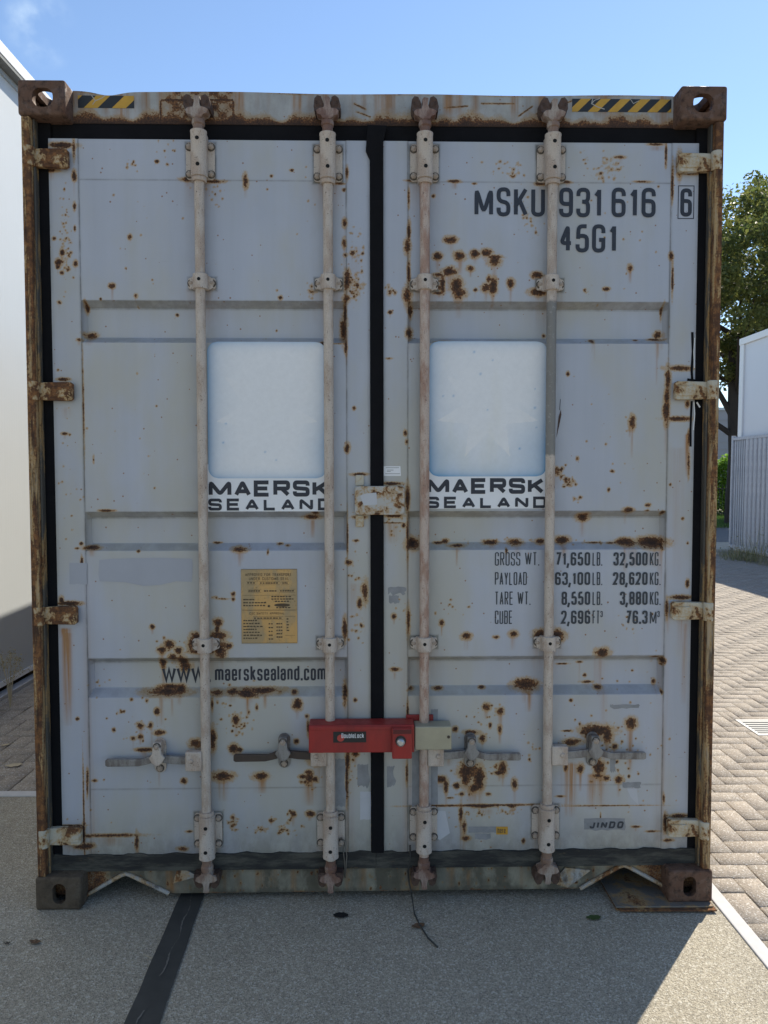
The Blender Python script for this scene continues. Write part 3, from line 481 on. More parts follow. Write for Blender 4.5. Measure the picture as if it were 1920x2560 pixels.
# header with its dent, sill with its lift pockets
def hz(X, Z):
    v = (Z-2.782)/.111; top = 2.893 - .013*np.exp(-((X+.935)/.055)**2) - .003*np.exp(-((X-.2)/.5)**2) + .002*np.sin(X*9)
    return 2.782 + v*(top-2.782)
def hx(X, Z, Rf, Sf, Gf):
    e = Z-2.782
    Rf[:] = np.maximum(Rf, .84*np.clip(1-e/(.052+.018*np.sin(X*23)+.014*np.sin(X*61)), 0, 1))
    Rf[:] = np.maximum(Rf, .5*np.clip(1-(2.893-Z)/.010, 0, 1)*(.6+.4*np.sin(X*17)))
    a0, a1 = D(335, 240, .07)[0], D(525, 240, .07)[0]; c = np.clip(np.minimum((X-a0)/.05, (a1-X)/.05), 0, 1)
    Rf[:] = np.maximum(Rf, c*(.47+.16*np.sin(X*97)*np.sin(Z*120)))
    b0, b1 = D(347, 240, .07)[0], D(504, 240, .07)[0]; zt = D(400, 216, .07)[1]
    for ln in (np.abs(X-b0), np.abs(X-b1)): Rf[:] = np.maximum(Rf, .8*np.clip(1-ln/.009, 0, 1)*(Z < zt))
    Rf[:] = np.maximum(Rf, .8*np.clip(1-np.abs(Z-zt)/.009, 0, 1)*(X > b0)*(X < b1))
    for q, wd_, k in ((264, .022, .9), (1430, .03, .6), (640, .006, .5), (180, .02, .3), (760, .01, .35), (1330, .02, .3), (812, .006, .5)):
        xx = D(q, 240, .07)[0]; Sf[:] = np.maximum(Sf, k*np.exp(-((X-xx)/wd_)**2))
    for q0, q1, z0, z1 in ((765, 790, 222, 235), (770, 800, 240, 252), (1040, 1110, 222, 222), (1120, 1150, 250, 228), (1160, 1240, 245, 215), (1240, 1330, 236, 222), (690, 693, 212, 262), (960, 1010, 232, 228)):
        (xa, za), (xb, zb) = D(q0, z0, .07), D(q1, z1, .07)
        t = np.clip(((X-xa)*(xb-xa)+(Z-za)*(zb-za))/((xb-xa)**2+(zb-za)**2+1e-9), 0, 1); dd = np.hypot(X-xa-t*(xb-xa), Z-za-t*(zb-za))
        Rf[:] = np.maximum(Rf, .72*np.clip(1-dd/.006, 0, 1))
    Gf[:] = np.maximum(Gf, .35)
    Sf[:] = np.maximum(Sf, np.clip(1.0*np.sin(X*41)*np.sin(X*17+.6)+.35*np.sin(X*131)+.08, 0, .95)*np.clip((Z-2.80)/.05, .3, 1))
HD = sheet('door_header', -1.057, 1.057, 2.782, 2.893, lambda X, Z: .071+0*X, [], [], box, extra=hx, warp=hz, back=.06, mat='head')
NL = [D(q, y, .07) for q, y in ((190, 1962), (262, 1891), (284, 1891), (366, 1932))]; NR = [D(q, y, .07) for q, y in ((1252, 1924), (1334, 1873), (1358, 1873), (1440, 1920))]
def notch(X):
    z = np.full_like(X, .018)
    for n_ in (NL, NR):
        a, b, c, d = n_; top = max(b[1], c[1]); z = np.maximum(z, np.interp(X, [a[0], b[0], c[0], d[0]], [.012, top, top, .012]))
    return z
def sx(X, Z, Rf, Sf, Gf):
    n_ = np.sin(X*31)*np.sin(X*13+1); Gf[:] = np.maximum(Gf, .75+.35*n_+.35*np.clip(np.sin(X*29+1)+.7*np.sin(X*71), 0, 2)+.5*np.clip(1-(Z-.018)/.02, 0, 1)+.5*np.clip(1-(.114-Z)/.018, 0, 1)); Sf[:] = np.maximum(Sf, np.clip(.8*np.sin(X*47+2)*np.sin(X*11)+.5*np.sin(X*97)+.1, 0, .95))
    Rf[:] = np.maximum(Rf, .55*np.clip((np.abs(X)-.90)/.12, 0, 1)); Rf[:] = np.maximum(Rf, .5*np.clip(1-(Z-.018)/.012, 0, 1)*(np.sin(X*19) > .2))
    r = np.random.default_rng(5)
    for i in range(130):
        a, b, q = r.uniform(-1, 1), r.uniform(.02, .112), r.uniform(.002, .0065); Rf[:] = np.maximum(Rf, np.clip(r.uniform(.5, .8)-.36*np.hypot((X-a), (Z-b)/r.uniform(1, 2.5))/q, 0, 1))
SL = sheet('door_sill', -1.182, 1.182, .018, .114, lambda X, Z: .071+0*X, [p[0] for p in NL+NR], [], box, extra=sx, back=.05, mat='sill',
           warp=lambda X, Z: notch(X) + (Z-.018)/.096*(.114-notch(X)))
for n_ in (NL, NR):
    a, b, c, d = n_; MB().tube([(a[0], .066, .020), (b[0], .066, b[1]+.002), ((b[0]+c[0])/2, .066, b[1]+.009), (c[0], .066, c[1]+.002), (d[0], .066, .020)], .0075, 8).build('pocket_lip', 'frame', SL, smooth=True)
# gusset plates welded beside the pockets
MB().prism([D(375, 1905, .07), D(430, 1890, .07), D(386, 1868, .07)], .060, .070).build('gusset', 'frame', SL)
MB().prism([D(1190, 1905, .07), D(1225, 1915, .07), D(1275, 1878, .07), D(1220, 1872, .07)], .062, .070).build('gusset', 'frame', SL)

# corner posts
for s in (-1, 1):
    p = MB(); a, b = sorted((s*1.212, s*1.183)); p.box(a, b, .006, .060, .118, 2.778); PO = p.build('corner_post', 'post', box, bevel=.005)
    a, b = sorted((s*1.183, s*1.176)); MB().box(a, b, .030, .060, .118, 2.778).build('post_return', 'postin', PO, bevel=.002)
    a, b = sorted((s*1.210, s*1.162)); MB().box(a, b, .125, .175, .118, 2.778).build('post_back', 'postin', PO)

# corner castings, each hollow with three real openings
def casting(sx_, top, mat, rear=0):
    tmp = []
    def tobj(mb): o = bpy.data.objects.new('tmp', mb.mesh('tmp', mat)); C.objects.link(o); tmp.append(o); return o
    z0 = 0; body = MB(); body.box(-.081, .081, 0, .178, 0, .118); bmesh.ops.bevel(body.bm, geom=[e for e in body.bm.edges], offset=.009, segments=3, affect='EDGES', profile=.5)
    body = tobj(body); cuts = [MB().box(-.053, .053, .028, .150, .028, .090)]
    def stad(w_, h_): return rrect(-w_/2, w_/2, -h_/2, h_/2, min(w_, h_)/2*.98, 8)
    f = MB().prism([(x+(-.004*sx_), z+.059) for x, z in (rrect(-.035, .035, -.033, .031, .028, 6) if top else stad(.047, .074))], -.05, .06); cuts.append(f)
    sd_ = MB().prism([(x, z+.059) for x, z in stad(.079, .051)], -.07, .07)
    for v in sd_.bm.verts: v.co = Vector((v.co.y + sx_*.075, v.co.x + .089, v.co.z))
    cuts.append(sd_)
    tp = MB().prism(stad(.064, .124), -.06, .06)
    for v in tp.bm.verts: v.co = Vector((v.co.x, v.co.z + .089, v.co.y + (.118 if top else 0)))
    cuts.append(tp)
    for i, c in enumerate(cuts):
        c = tobj(c); m = body.modifiers.new('b', 'BOOLEAN'); m.operation = 'DIFFERENCE'; m.object = c; m.solver = 'EXACT'
    dg = bpy.context.evaluated_depsgraph_get(); me = bpy.data.meshes.new_from_object(body.evaluated_get(dg)); me.name = 'corner_casting'
    for t in tmp: bpy.data.objects.remove(t)
    me.polygons.foreach_set('use_smooth', [True]*len(me.polygons)); me.set_sharp_from_angle(angle=R_(30))
    o = bpy.data.objects.new('corner_casting', me); C.objects.link(o); o.parent = box; return o
for sx_ in (-1, 1):
    for top in (0, 1):
        o = casting(sx_, top, 'cast' if top or sx_ > 0 else 'castlow'); o.location = (sx_*1.138, 0, 2.778 if top else 0)

# box body: corrugated sides, roof, floor, far end, rails
Lc = 12.19
def side(s):
    V, Fc = [], []; n = 44; prof = []
    for i in range(n):
        y = .17+i*(Lc-.34)/n; q = (Lc-.34)/n; prof += [(y, 0), (y+q*.27, 0), (y+q*.5, -.036), (y+q*.77, -.036)]
    prof.append((Lc-.17, 0))
    for y, d in prof: V += [(s*(1.205+d), y, .15), (s*(1.205+d), y, 2.80)]
    for i in range(len(prof)-1): Fc.append((2*i, 2*i+1, 2*i+3, 2*i+2) if s > 0 else (2*i, 2*i+2, 2*i+3, 2*i+1))
    np_mesh('side_wall', V, Fc, 'frame', box)
    a, b = sorted((s*1.150, s*1.207)); MB().box(a, b, .178, Lc-.178, 2.80, 2.872).build('top_rail', 'frame', box, bevel=.004)
    MB().box(a, b, .178, Lc-.178, .03, .15).build('bottom_rail', 'frame', box, bevel=.004)
side(-1); side(1)
MB().box(-1.15, 1.15, .132, Lc-.05, 2.862, 2.882).build('roof', 'frame', box)
MB().box(-1.149, 1.149, .125, Lc-.05, .116, .15).build('floor', 'postin', box)
MB().box(-1.204, 1.204, Lc-.05, Lc, .05, 2.86).build('front_wall', 'frame', box)

# hinges
def hinge(mat, s, z, door):
    m = MB(); m.cyl((0, 0, -.033), (0, 0, .033), .0195, n=18)
    m.prism([(x, z_) for x, z_ in ((.0, -.030), (.035, -.031), (.120, -.033), (.129, -.026), (.129, .026), (.120, .033), (.035, .031), (.0, .030))], .008, .030)
    m.prism(rrect(.060, .124, -.020, .017, .008, 4), .004, .009)
    for v in m.bm.verts: v.co.x *= -s
    o = m.build('hinge', mat, door, bevel=.003, smooth=True); o.location = (s*1.194, .022, z); return o
for s, pts, d in ((-1, ((100, 340), (115, 845), (126, 1330), (135, 1808)), DL), (1, ((1520, 350), (1510, 843), (1490, 1320), (1490, 1790)), DR)):
    for i, (x, y) in enumerate(pts):
        hinge('hinge2' if (i == 3 or s > 0) else 'hinge', s, D(x, y, .03)[1], d)

# locking bars with cams, guides, handles
def hexbolt(mb, x, z, y, r=.0095):
    mb.prism([(x+r*math.cos(R_(60*k+11)), z+r*math.sin(R_(60*k+11))) for k in range(6)], y-.007, y); mb.cyl((x, y-.0095, z), (x, y-.006, z), r*.45, r*.8, 12)
b_ = MB(); hexbolt(b_, 0, 0, -.0012, .0105); b_.mi = 1; b_.cyl((0, -.0012, 0), (0, 0, 0), .0145, n=18); bolt0 = b_.build('bolt', ['boltmat', 'bolt_ring'], box); bolt_mesh = bolt0.data; bpy.data.objects.remove(bolt0)
def bolt(parent, x, z, y):
    o = bpy.data.objects.new('bolt', bolt_mesh); C.objects.link(o); o.parent = parent; o.location = (x, y, z); o.rotation_euler.y = random.uniform(0, 1); return o
def guide_mesh():
    m = MB(); m.prism(rrect(-.050, .050, -.064, .064, .012), .054, .0615)
    m.lathe([(.0245, -.082), (.0255, -.080), (.0255, -.069), (.0225, -.067), (.0275, -.064), (.0275, .082), (.0285, .084), (.0285, .090), (.024, .092)], 0, .030)
    m.box(-.0274, .0274, .030, .0545, -.062, .080)
    m.mi = 1; m.cyl((0, .0022, .058), (0, .006, .058), .0068, n=14); m.cyl((.001, .0022, -.030), (.001, .006, -.030), .0068, n=14); return m
def bracket_mesh():
    m = MB(); m.prism(rrect(-.048, .048, -.019, .019, .008), .053, .0615); m.lathe([(.0235, -.026), (.0255, -.025), (.0255, .025), (.0235, .026)], 0, .030); m.box(-.0254, .0254, .030, .0535, -.024, .024)
    m.prism([(-.040, -.018), (-.025, -.025), (.025, -.025), (.040, -.018), (.040, .014), (.025, .025), (-.025, .025), (-.040, .014)], .044, .0532)
    m.mi = 1; m.cyl((0, .0042, .004), (0, .008, .004), .006, n=14); return m
gm = guide_mesh().mesh('rod_guide', ['galv', 'hole'], True); bmh = bracket_mesh().mesh('rod_bracket', ['galv', 'hole'], True)
def cam_mesh(mat):
    m = MB(); m.lathe([(.0215, -.060), (.0215, -.040), (.026, -.036), (.0265, -.026), (.022, -.012), (.018, 0)], 0, .030)
    m.prism([(-.046, .006), (-.040, -.006), (-.026, -.010), (-.018, -.020), (.018, -.020), (.026, -.012), (.042, -.008), (.047, .005), (.036, .012), (.016, .014), (.011, .030), (.013, .046), (.006, .052), (-.012, .050), (-.010, .030), (-.015, .016), (-.034, .012)], .004, .046)
    return m.mesh('cam', mat, True)
M['camsteel'] = mat_galv('worn cam steel', (.36, .30, .25), (.22, .14, .10), .38, .58); M['camred'] = mat_galv('rust tinted cam steel', (.30, .22, .18), (.16, .085, .06), .36, .56)
cams = {'galv': cam_mesh('camsteel'), 'galvred': cam_mesh('camred')}
k_ = MB(); k_.prism([(-.015, -.010), (.012, -.014), (.016, .004), (.012, .030), (.002, .040), (-.010, .036), (-.017, .012)], .012, .072); keep = k_.mesh('cam_keeper', 'camrust', True)
def lever(mat, hub_mat):
    up = [(.048, .013), (.085, .013), (.130, .017), (.172, .020), (.200, .016), (.228, .006), (.250, .006), (.350, .007), (.357, .003)]
    dn = [(.357, -.016), (.350, -.020), (.240, -.019), (.215, -.014), (.185, -.006), (.160, -.006), (.120, -.012), (.085, -.014), (.048, -.014)]
    m = MB(); m.prism(up+dn, .020, .034); return m
BARS = [(-.6130, -1, 'galv', 'galv', 1638, 'lever', 1.0), (-.1670, -1, 'galv', 'galvred', 1630, 'leverdark', .97), (.1715, 1, 'galvred', 'galvred', 1632, 'lever', .98), (.6195, 1, 'galvgrey', 'galv', 1632, 'lever', 1.0)]
for bi, (x, s, rm, cm, hy, lm, ls) in enumerate(BARS):
    m = MB(); m.cyl((0, .030, .10), (0, .030, 2.79), .0172, n=28); bar = m.build('locking_bar', rm, box, smooth=True); bar.location.x = x
    for top in (1, 0):
        c = bpy.data.objects.new('cam', cams[cm]); C.objects.link(c); c.parent = bar; c.location.z = zc(250) if top else zc(1881 + (6, 10, 4, -4)[bi])
        if not top: c.scale.z = -1
        c.scale.x = .84*((-1, 1, -1, -1)[bi] if top else (1, -1, -1, 1)[bi])
        for q in (-1, 1):
            kp = bpy.data.objects.new('cam_keeper', keep); C.objects.link(kp); kp.parent = HD if top else SL
            kp.location = (x+q*.030, 0, (zc(250)+.020) if top else (zc(1881)-.010)); kp.scale = (q*1.05, 1, 1 if top else -1); kp.rotation_euler.y = random.uniform(-.15, .15)
        gd = bpy.data.objects.new('rod_guide', gm); C.objects.link(gd); gd.parent = box; gd.location = (x, 0, zc((344, 347, 345, 345)[bi]) if top else zc((1797, 1798, 1788, 1787)[bi]))
        if not top: gd.scale.z = -1
        for a in (-1, 1):
            for b in (-1, 1): bolt(gd, a*.038, b*.047, .054)
    for y in (610, 1392):
        br = bpy.data.objects.new('rod_bracket', bmh); C.objects.link(br); br.parent = box; br.location = (x, 0, zc(y))
        for a in (-1, 1): bolt(br, a*.036, 0, .053)
    z = zc(hy)
    h = lever(lm, rm)
    for v in h.bm.verts: v.co.x *= s*ls
    ho = h.build('handle', lm, bar, bevel=.0025, smooth=True); ho.location.z = z
    hb = MB(); a, b = sorted((s*.012, s*.070)); hb.box(a, b, .010, .040, -.036, .034)
    hb.cyl((s*.050, .004, .002), (s*.050, .012, .002), .009, n=14)
    ho = hb.build('handle_hub', 'galv', bar, bevel=.004, smooth=True); ho.location.z = z
    rt = MB(); rt.prism(rrect(-.0215, .0215, -.064, .064, .021), .054, .0615); rt.prism(rrect(-.015, .015, -.010, .058, .013), .040, .055)
    rt.prism([(-.014, .045), (.014, .045), (.016, .022), (.028, .006), (.018, -.012), (.006, -.022), (-.006, -.022), (-.018, -.012), (-.028, .006), (-.016, .022)], .006, .019)
    rt.prism([(-.014, .060), (.014, .060), (.014, .030), (-.014, .030)], .014, .042)
    ro = rt.build('handle_retainer', 'lever' if bi else 'galv', box, bevel=.003, smooth=True); ro.location = (x+s*(.170 if bi != 1 else .168), 0, z+.008)
    for b in (-1, 1): bolt(ro, 0, b*.046, .053 if b < 0 else .013)

# tamper plate across the two leaves
t = MB(); xa, z1 = D(766, 1050, .04); xb, z0 = D(874, 1112, .04)
t.prism(rrect(xa, xb, z0, z1, .014), .034, .046); t.box(D(832, 1050, .05)[0], xb-.004, .046, .062, z0+.006, z1-.006)
TP = t.build('tamper_plate', 'hinge3', DR, bevel=.003, smooth=True)
t = MB(); t.flat([D(778, 1071, .0335), D(790, 1066, .0335), D(813, 1064, .0335), D(815, 1090, .0335), D(786, 1092, .0335)], .0336); t.build('torn_sticker', 'pale', DR)
for y0, y1 in ((1026, 1049), (1113, 1138)):
    t = MB(); a, b_ = D(768, y1, .055), D(786, y0, .055); t.prism(rrect(a[0], b_[0], a[1], b_[1], .004), .050, .0605); t.build('tamper_lug', 'hinge2', DL, bevel=.002)

# ------------------------------------------------------------------ markings
def lettering(jobs, mat, parent, y):
    mb = MB()
    for text, x0, x1, yb, yt, t_, kw in jobs:
        a, z0 = D(x0, yb); b, _ = D(x1, yb); _, z1 = D(x0, yt); write(mb, text, a, b, z0, z1-z0, t_, y, **kw)
    return mb.build('lettering', mat, parent)
BOLD = dict(rad=.46, gap=.24)
lettering([('MSKU', 1025, 1177, 467, 404, .0140, dict(rad=.46, gap=.26)), ('931', 1208, 1301, 469, 405, .0140, BOLD), ('616', 1321, 1416, 469, 405, .0140, BOLD), ('45G1', 1208, 1333, 545, 484, .0140, dict(rad=.46, gap=.24))], 'ink', DR, .0606)
lettering([('6', 1469, 1494, 468, 407, .0140, BOLD)], 'ink', DR, .0592)
bx = MB(); (x0, z0), (x1, z1) = D(1463.5, 473), D(1500, 401); q = .0028
for a in ((x0, x1, z0, z0+q), (x0, x1, z1-q, z1), (x0, x0+q, z0+q, z1-q), (x1-q, x1, z0+q, z1-q)): bx.flat([(a[0], a[2]), (a[1], a[2]), (a[1], a[3]), (a[0], a[3])], .0590)
bx.build('check_digit_frame', 'ink', DR)
J = []; TH, TB = .0040, .0076
LT = dict(rad=.42, gap=.30); NB = dict(rad=.46, gap=.22)
for i, (a, n1, u1, n2, u2, xa, x1, x2) in enumerate((('GROSS WT.', '71,650', 'LB.', '32,500', 'KG.', 1165, 1200, 1325), ('PAYLOAD', '63,100', 'LB.', '28,620', 'KG.', 1138, 1199, 1324), ('TARE WT.', '8,550', 'LB.', '3,880', 'KG.', 1146, 1213, 1339), ('CUBE', '2,696', 'FT', '76.3', 'M', 1107, 1212, 1352))):
    yb, yt = (1222, 1264, 1307, 1348)[i], (1193, 1236, 1278, 1319)[i]
    J += [(a, 1069, xa, yb, yt, TH, LT), (n1, x1, 1275, yb, yt, TB, NB), (u1, 1280, 1301 if i < 3 else 1295, yb, yt, TH, LT), (n2, x2, 1399, yb, yt, TB, NB), (u2, 1404, 1427 if i < 3 else 1418, yb, yt, TH, LT)]
J += [('3', 1297, 1302, 1333, 1320, .0028, LT), ('3', 1420, 1425, 1333, 1320, .0028, LT)]
for col in (J[0::5][:4], [j for j in J if 1190 < j[1] < 1310], [j for j in J if j[1] > 1310]): lettering(col, 'ink2', DR, .0606)
lettering([('WWW', 344, 439, 1479, 1447, .0100, dict(rad=0, gap=.04)), ('.', 445, 451, 1479, 1447, .0085, dict(rad=0)), ('maersksealand.com', 460, 703, 1477, 1443, .0075, dict(rad=.45, gap=.26))], 'ink', DL, .0970)
lettering([('JINDO', 1273, 1345, 1790, 1775, .0068, dict(rad=.35, gap=.35, slant=.22))], 'ink2', DR, .0604)

mlogo = N('sun faded blue logo panel', .5)
bl = mlogo.math('ADD', mlogo.attr('blue'), mlogo.math('MULTIPLY', mlogo.math('SUBTRACT', mlogo.noise(11, 6, .65), .5), .12)); bl = mlogo.math('MULTIPLY', mlogo.math('SUBTRACT', bl, .05), 1.0, clamp=True)
cc = mlogo.mix((.76, .765, .765), (.73, .72, .655), mlogo.step(mlogo.noise(1, 4, .6, mlogo.mapping((5, 5, 1.6))), .5, .75))
M['logo'] = mlogo.done(mlogo.scale(mlogo.mix(cc, (.13, .33, .55), bl), mlogo.math('ADD', .93, mlogo.math('MULTIPLY', mlogo.noise(60), .14))))
def logo_panel(x0, x1, y0, y1, ty1, parent, seed):
    (a, zt_), (b, zb_) = D(x0, y0), D(x1, y1); zl = D(x0, ty1)[1]
    bk = MB(); bk.flat([(a-.014, zl), (b+.012, zl), (b+.012, zb_+.05), (a-.014, zb_+.05)], .0608); bk.build('sticker_backing', 'white', parent)
    nx, nz = 110, 130; u, v = np.meshgrid(np.linspace(0, 1, nx), np.linspace(0, 1, nz)); r = .036; W_, H_ = b-a, zt_-zb_
    X = u*W_; Z = v*H_; ex, ez = np.minimum(X, W_-X), np.minimum(Z, H_-Z)
    # squash the grid into a rounded rectangle
    zz = Z-H_/2; inset = np.maximum(0, np.abs(zz)-(H_/2-r)); lim = W_/2 - (r-np.sqrt(np.maximum(0, r*r-inset**2))); Xr = W_/2 + (u-.5)*2*lim
    ex = np.minimum(Xr-(W_/2-lim), (W_/2+lim)-Xr); e = np.minimum(ex, ez)
    bl_ = .52*np.exp(-e/.015) + .36*np.exp(-ex/.045)*(u < .5) + .24*np.exp(-ex/.045)*(u > .5)*np.clip(1.1-v, 0, 1)
    if seed: bl_ += .24*np.exp(-(Z/.09)) + .24*np.exp(-(((u-.9)/.22)**2+((v-.2)/.22)**2)) + .15*np.exp(-(((u-.1)/.2)**2+((v-.12)/.2)**2))
    else: bl_ += .18*np.exp(-(((u-.96)/.14)**2+((v-.18)/.2)**2))
    # ghost of the faded star on the panel
    cx_, cz_ = .5, .50; th = np.arctan2((v-cz_)*H_, (u-cx_)*W_) - R_(90); rad_ = np.hypot((v-cz_)*H_, (u-cx_)*W_)
    ph = np.abs(((th/(2*math.pi/7)+.5) % 1)-.5)*2*math.pi/7; Ro, Ri, al = .188, .085, math.pi/7; edge = Ro*Ri*math.sin(al)/(Ro*np.sin(ph)+Ri*np.sin(al-ph))
    star = np.clip((edge-rad_)/.003, 0, 1); bl_ = bl_*(1-.85*star) + (.030 if not seed else .035)*(1-star)*np.clip((.30-rad_)/.1, 0, 1)
    rg = np.random.default_rng(seed+3)
    for i in range(10 if seed else 4):
        p, q = rg.uniform(.05, .95, 2); bl_ += .7*np.exp(-((X-p*W_)**2+(Z-q*H_)**2)/rg.uniform(.002, .004)**2)
    V = np.stack([a+Xr, np.full_like(Xr, .0604), zb_+Z], -1).reshape(-1, 3); idx = np.arange(nx*nz).reshape(nz, nx)
    q = np.stack([idx[:-1, :-1], idx[:-1, 1:], idx[1:, 1:], idx[1:, :-1]], -1).reshape(-1, 4)
    np_mesh('logo_panel', V, q, 'logo', parent, attrs={'blue': ('POINT', bl_)})
logo_panel(447, 705, 738, 1033, 1105, DL, 0); logo_panel(926, 1180, 737, 1029, 1099, DR, 1)
SQ = dict(rad=.16, gap=.17); SQ2 = dict(rad=.2, gap=.36)
lettering([('MAERSK', 451, 711, 1073, 1038, .0140, SQ), ('SEALAND', 450, 716, 1103, 1077, .0102, SQ2)], 'ink', DL, .0600)
lettering([('MAERSK', 923, 1175, 1067, 1033, .0140, SQ), ('SEALAND', 920, 1180, 1098, 1073, .0102, SQ2)], 'ink', DR, .0600)

# brass approval plate
nb = N('weathered brass plate', .42, .35)
v = nb.noise(1, 6, .65, nb.mapping((13, 13, 7))); M['brass'] = nb.done(nb.mix(nb.mix((.33, .25, .14), (.50, .31, .115), nb.step(v, .42, .62)), (.11, .075, .035), nb.step(nb.noise(75, 5, .7), .56, .78, 0, .8)))
M['engrave'] = mat_plain('dark filled engraving', (.075, .05, .025), .7)
(x0, z0), (x1, z1) = D(522, 1390), D(641.5, 1229); pl = MB(); pl.prism([(x0, z0), (x1, z0), (x1, z1), (x0, z1)], .0585, .0625)
RP = pl.build('approval_plate', 'brass', DL, bevel=.0008)
e = MB(); Wp, Hp = x1-x0, z1-z0; U = lambda u, v: (x0+u/1150*Wp, z1-v/1560*Hp)    # plate coordinates as in the photo zoom
def pw(text, u0, u1, vb, vt, t_): (a, zb_), (b, _) = U(u0, vb), U(u1, vb); write(e, text, a, b, zb_, U(u0, vt)[1]-zb_, t_, .0580, rad=.3, gap=.4)
def line(u0, v0, u1, v1, t_=.0008): e.flat([(U(u0, v0)[0], U(u0, v0)[1]-t_), (U(u1, v1)[0]+t_, U(u1, v1)[1]-t_), (U(u1, v1)[0]+t_, U(u1, v1)[1]), (U(u0, v0)[0], U(u0, v0)[1])], .0581)
pw('APPROVED FOR TRANSPORT', 90, 1035, 145, 85, .0013); pw('UNDER CUSTOMS SEAL', 165, 985, 230, 170, .0013)
pw('CSC SAFETY APPROVAL', 170, 890, 950, 905, .0011)
for v_ in (545, 850, 865): line(20, v_, 1120, v_)
line(10, 10, 1140, 10); line(10, 1548, 1140, 1548); line(570, 550, 570, 850, .002)
for a in ((110, 255, 310, 325), (370, 255, 790, 325), (830, 255, 980, 325), (140, 420, 410, 490), (780, 420, 1110, 490), (240, 990, 860, 1055), (890, 990, 1100, 1390)):
    line(a[0], a[1], a[2], a[1]); line(a[0], a[3], a[2], a[3])
rgp = random.Random(3)
for (u0, u1, v_, n_) in [(130, 300, 300, 3), (390, 770, 305, 7), (850, 970, 305, 3), (150, 400, 470, 5), (470, 740, 470, 5), (800, 1090, 470, 6), (40, 290, 650, 4), (40, 520, 715, 8), (40, 500, 775, 8), (620, 1030, 590, 7), (620, 1100, 640, 8), (690, 1000, 690, 5), (720, 1020, 820, 5), (260, 840, 1040, 9)] + [(40, 330+60*(k % 3), 1090+62*k, 6) for k in range(7)] + [(560, 660, 1160+80*k, 2) for k in range(5)] + [(720, 850, 1160+70*k, 3) for k in range(5)] + [(930, 990, 1060+60*k, 1) for k in range(5)]:
    x = u0
    for k in range(n_):
        l_ = (u1-u0)/n_*rgp.uniform(.6, .92); e.flat([U(x, v_), U(x+l_, v_), U(x+l_, v_-rgp.uniform(22, 32)), U(x, v_-26)], .0581); x += (u1-u0)/n_
e.flat([U(690+150+165*math.cos(k*.35), 755+36*math.sin(k*.35)) for k in range(18)], .0582)
e.cyl((U(568, 775)[0], .0560, U(568, 775)[1]), (U(568, 775)[0], .0585, U(568, 775)[1]), .0042, n=14)
e.build('engraving', 'engrave', DL)

# hazard tape on the header
M['yellow'] = mat_plain('grimy yellow tape', (.50, .28, .028), .55, 0, .25, 30)
def hazard(x0, x1, ya, yb, n_, off):
    y = .0700; (a, z1), (b, z0) = D(x0, ya, y), D(x1, yb, y); m = MB(); m.flat([(a, z0), (b, z0), (b, z1), (a, z1)], y); m.mi = 1; p = (b-a)/n_; sl = (z1-z0)*1.05
    for k in range(-2, n_+1):
        s0 = a+(k+off)*p; poly = [(s0, z0), (s0+p*.5, z0), (s0+p*.5+sl, z1), (s0+sl, z1)]
        for lim, sg in ((a, 1), (b, -1)):
            o = []
            for i in range(len(poly)):
                P0, P1 = poly[i], poly[(i+1) % len(poly)]; i0, i1 = (P0[0]-lim)*sg >= 0, (P1[0]-lim)*sg >= 0
                if i0: o.append(P0)
                if i0 != i1: t_ = (lim-P0[0])/(P1[0]-P0[0]); o.append((lim, P0[1]+t_*(P1[1]-P0[1])))
            poly = o
            if len(poly) < 3: break
        if len(poly) >= 3: m.flat(poly, y-.0004)
    return m.build('hazard_tape', ['black', 'yellow'], HD)
hazard(168, 290, 206, 234, 2, .20); hazard(1236, 1450, 213, 243, 5, -.22)
M['scrape'] = mat_plain('pale scrape', (.40, .38, .34), .7)
def scr(parent, pts, y, t_, mat='scrape', Y=.07):
    m = MB(); stroke(m, [D(*p, Y) for p in pts], t_, y); return m.build('scrape_mark', mat, parent)
scr(HD, [(1280, 214), (1278, 224), (1290, 231), (1306, 236)], .0692, .003); scr(HD, [(1277, 225), (1284, 217), (1296, 213)], .0691, .0024); scr(HD, [(1360, 212), (1368, 224), (1380, 218)], .0692, .002); scr(HD, [(198, 206), (206, 218), (220, 212), (228, 206)], .0692, .003); scr(HD, [(206, 218), (200, 226)], .0691, .0025)

# old tape, stickers, paint patches
M['tape'] = mat_plain('old grey tape residue', (.25, .255, .26), .8, 0, .4, 30)
M['patch'] = mat_plain('smooth grey touch-up paint', (.345, .36, .40), .5, 0, .08, 10)
M['orange'] = mat_plain('orange sticker', (.50, .27, .03), .5)
def decal(name, mat, pts, parent, y=.0613, Y=.06): m = MB(); m.flat([D(*p, Y) for p in pts], y); return m.build(name, mat, parent)
rag = lambda x0, x1, y0, y1, j=2: [(x0+(x1-x0)*k/7, y0+random.uniform(-j, j)*.4) for k in range(8)] + [(x1+random.uniform(-j, j), y0+(y1-y0)*k/4) for k in range(1, 4)] + [(x1+(x0-x1)*k/7, y1+random.uniform(-j, j)) for k in range(8)]
decal('paint_patch', 'patch', [(241, 1207), (330, 1205), (415, 1207), (416, 1230), (414, 1257), (380, 1256), (345, 1264), (310, 1266), (270, 1258), (215, 1256), (212, 1240), (214, 1210)], DL)
decal('paint_patch', 'patch', rag(150, 188, 1216, 1262, 1), DL, .0596)
decal('tape_strip', 'tape', rag(931, 946, 1532, 1738, 1.5), DR); decal('tape_strip', 'tape', rag(890, 912, 1622, 1740, 4), DR); decal('tape_strip', 'tape', rag(722, 745, 1640, 1740, 4), DL)
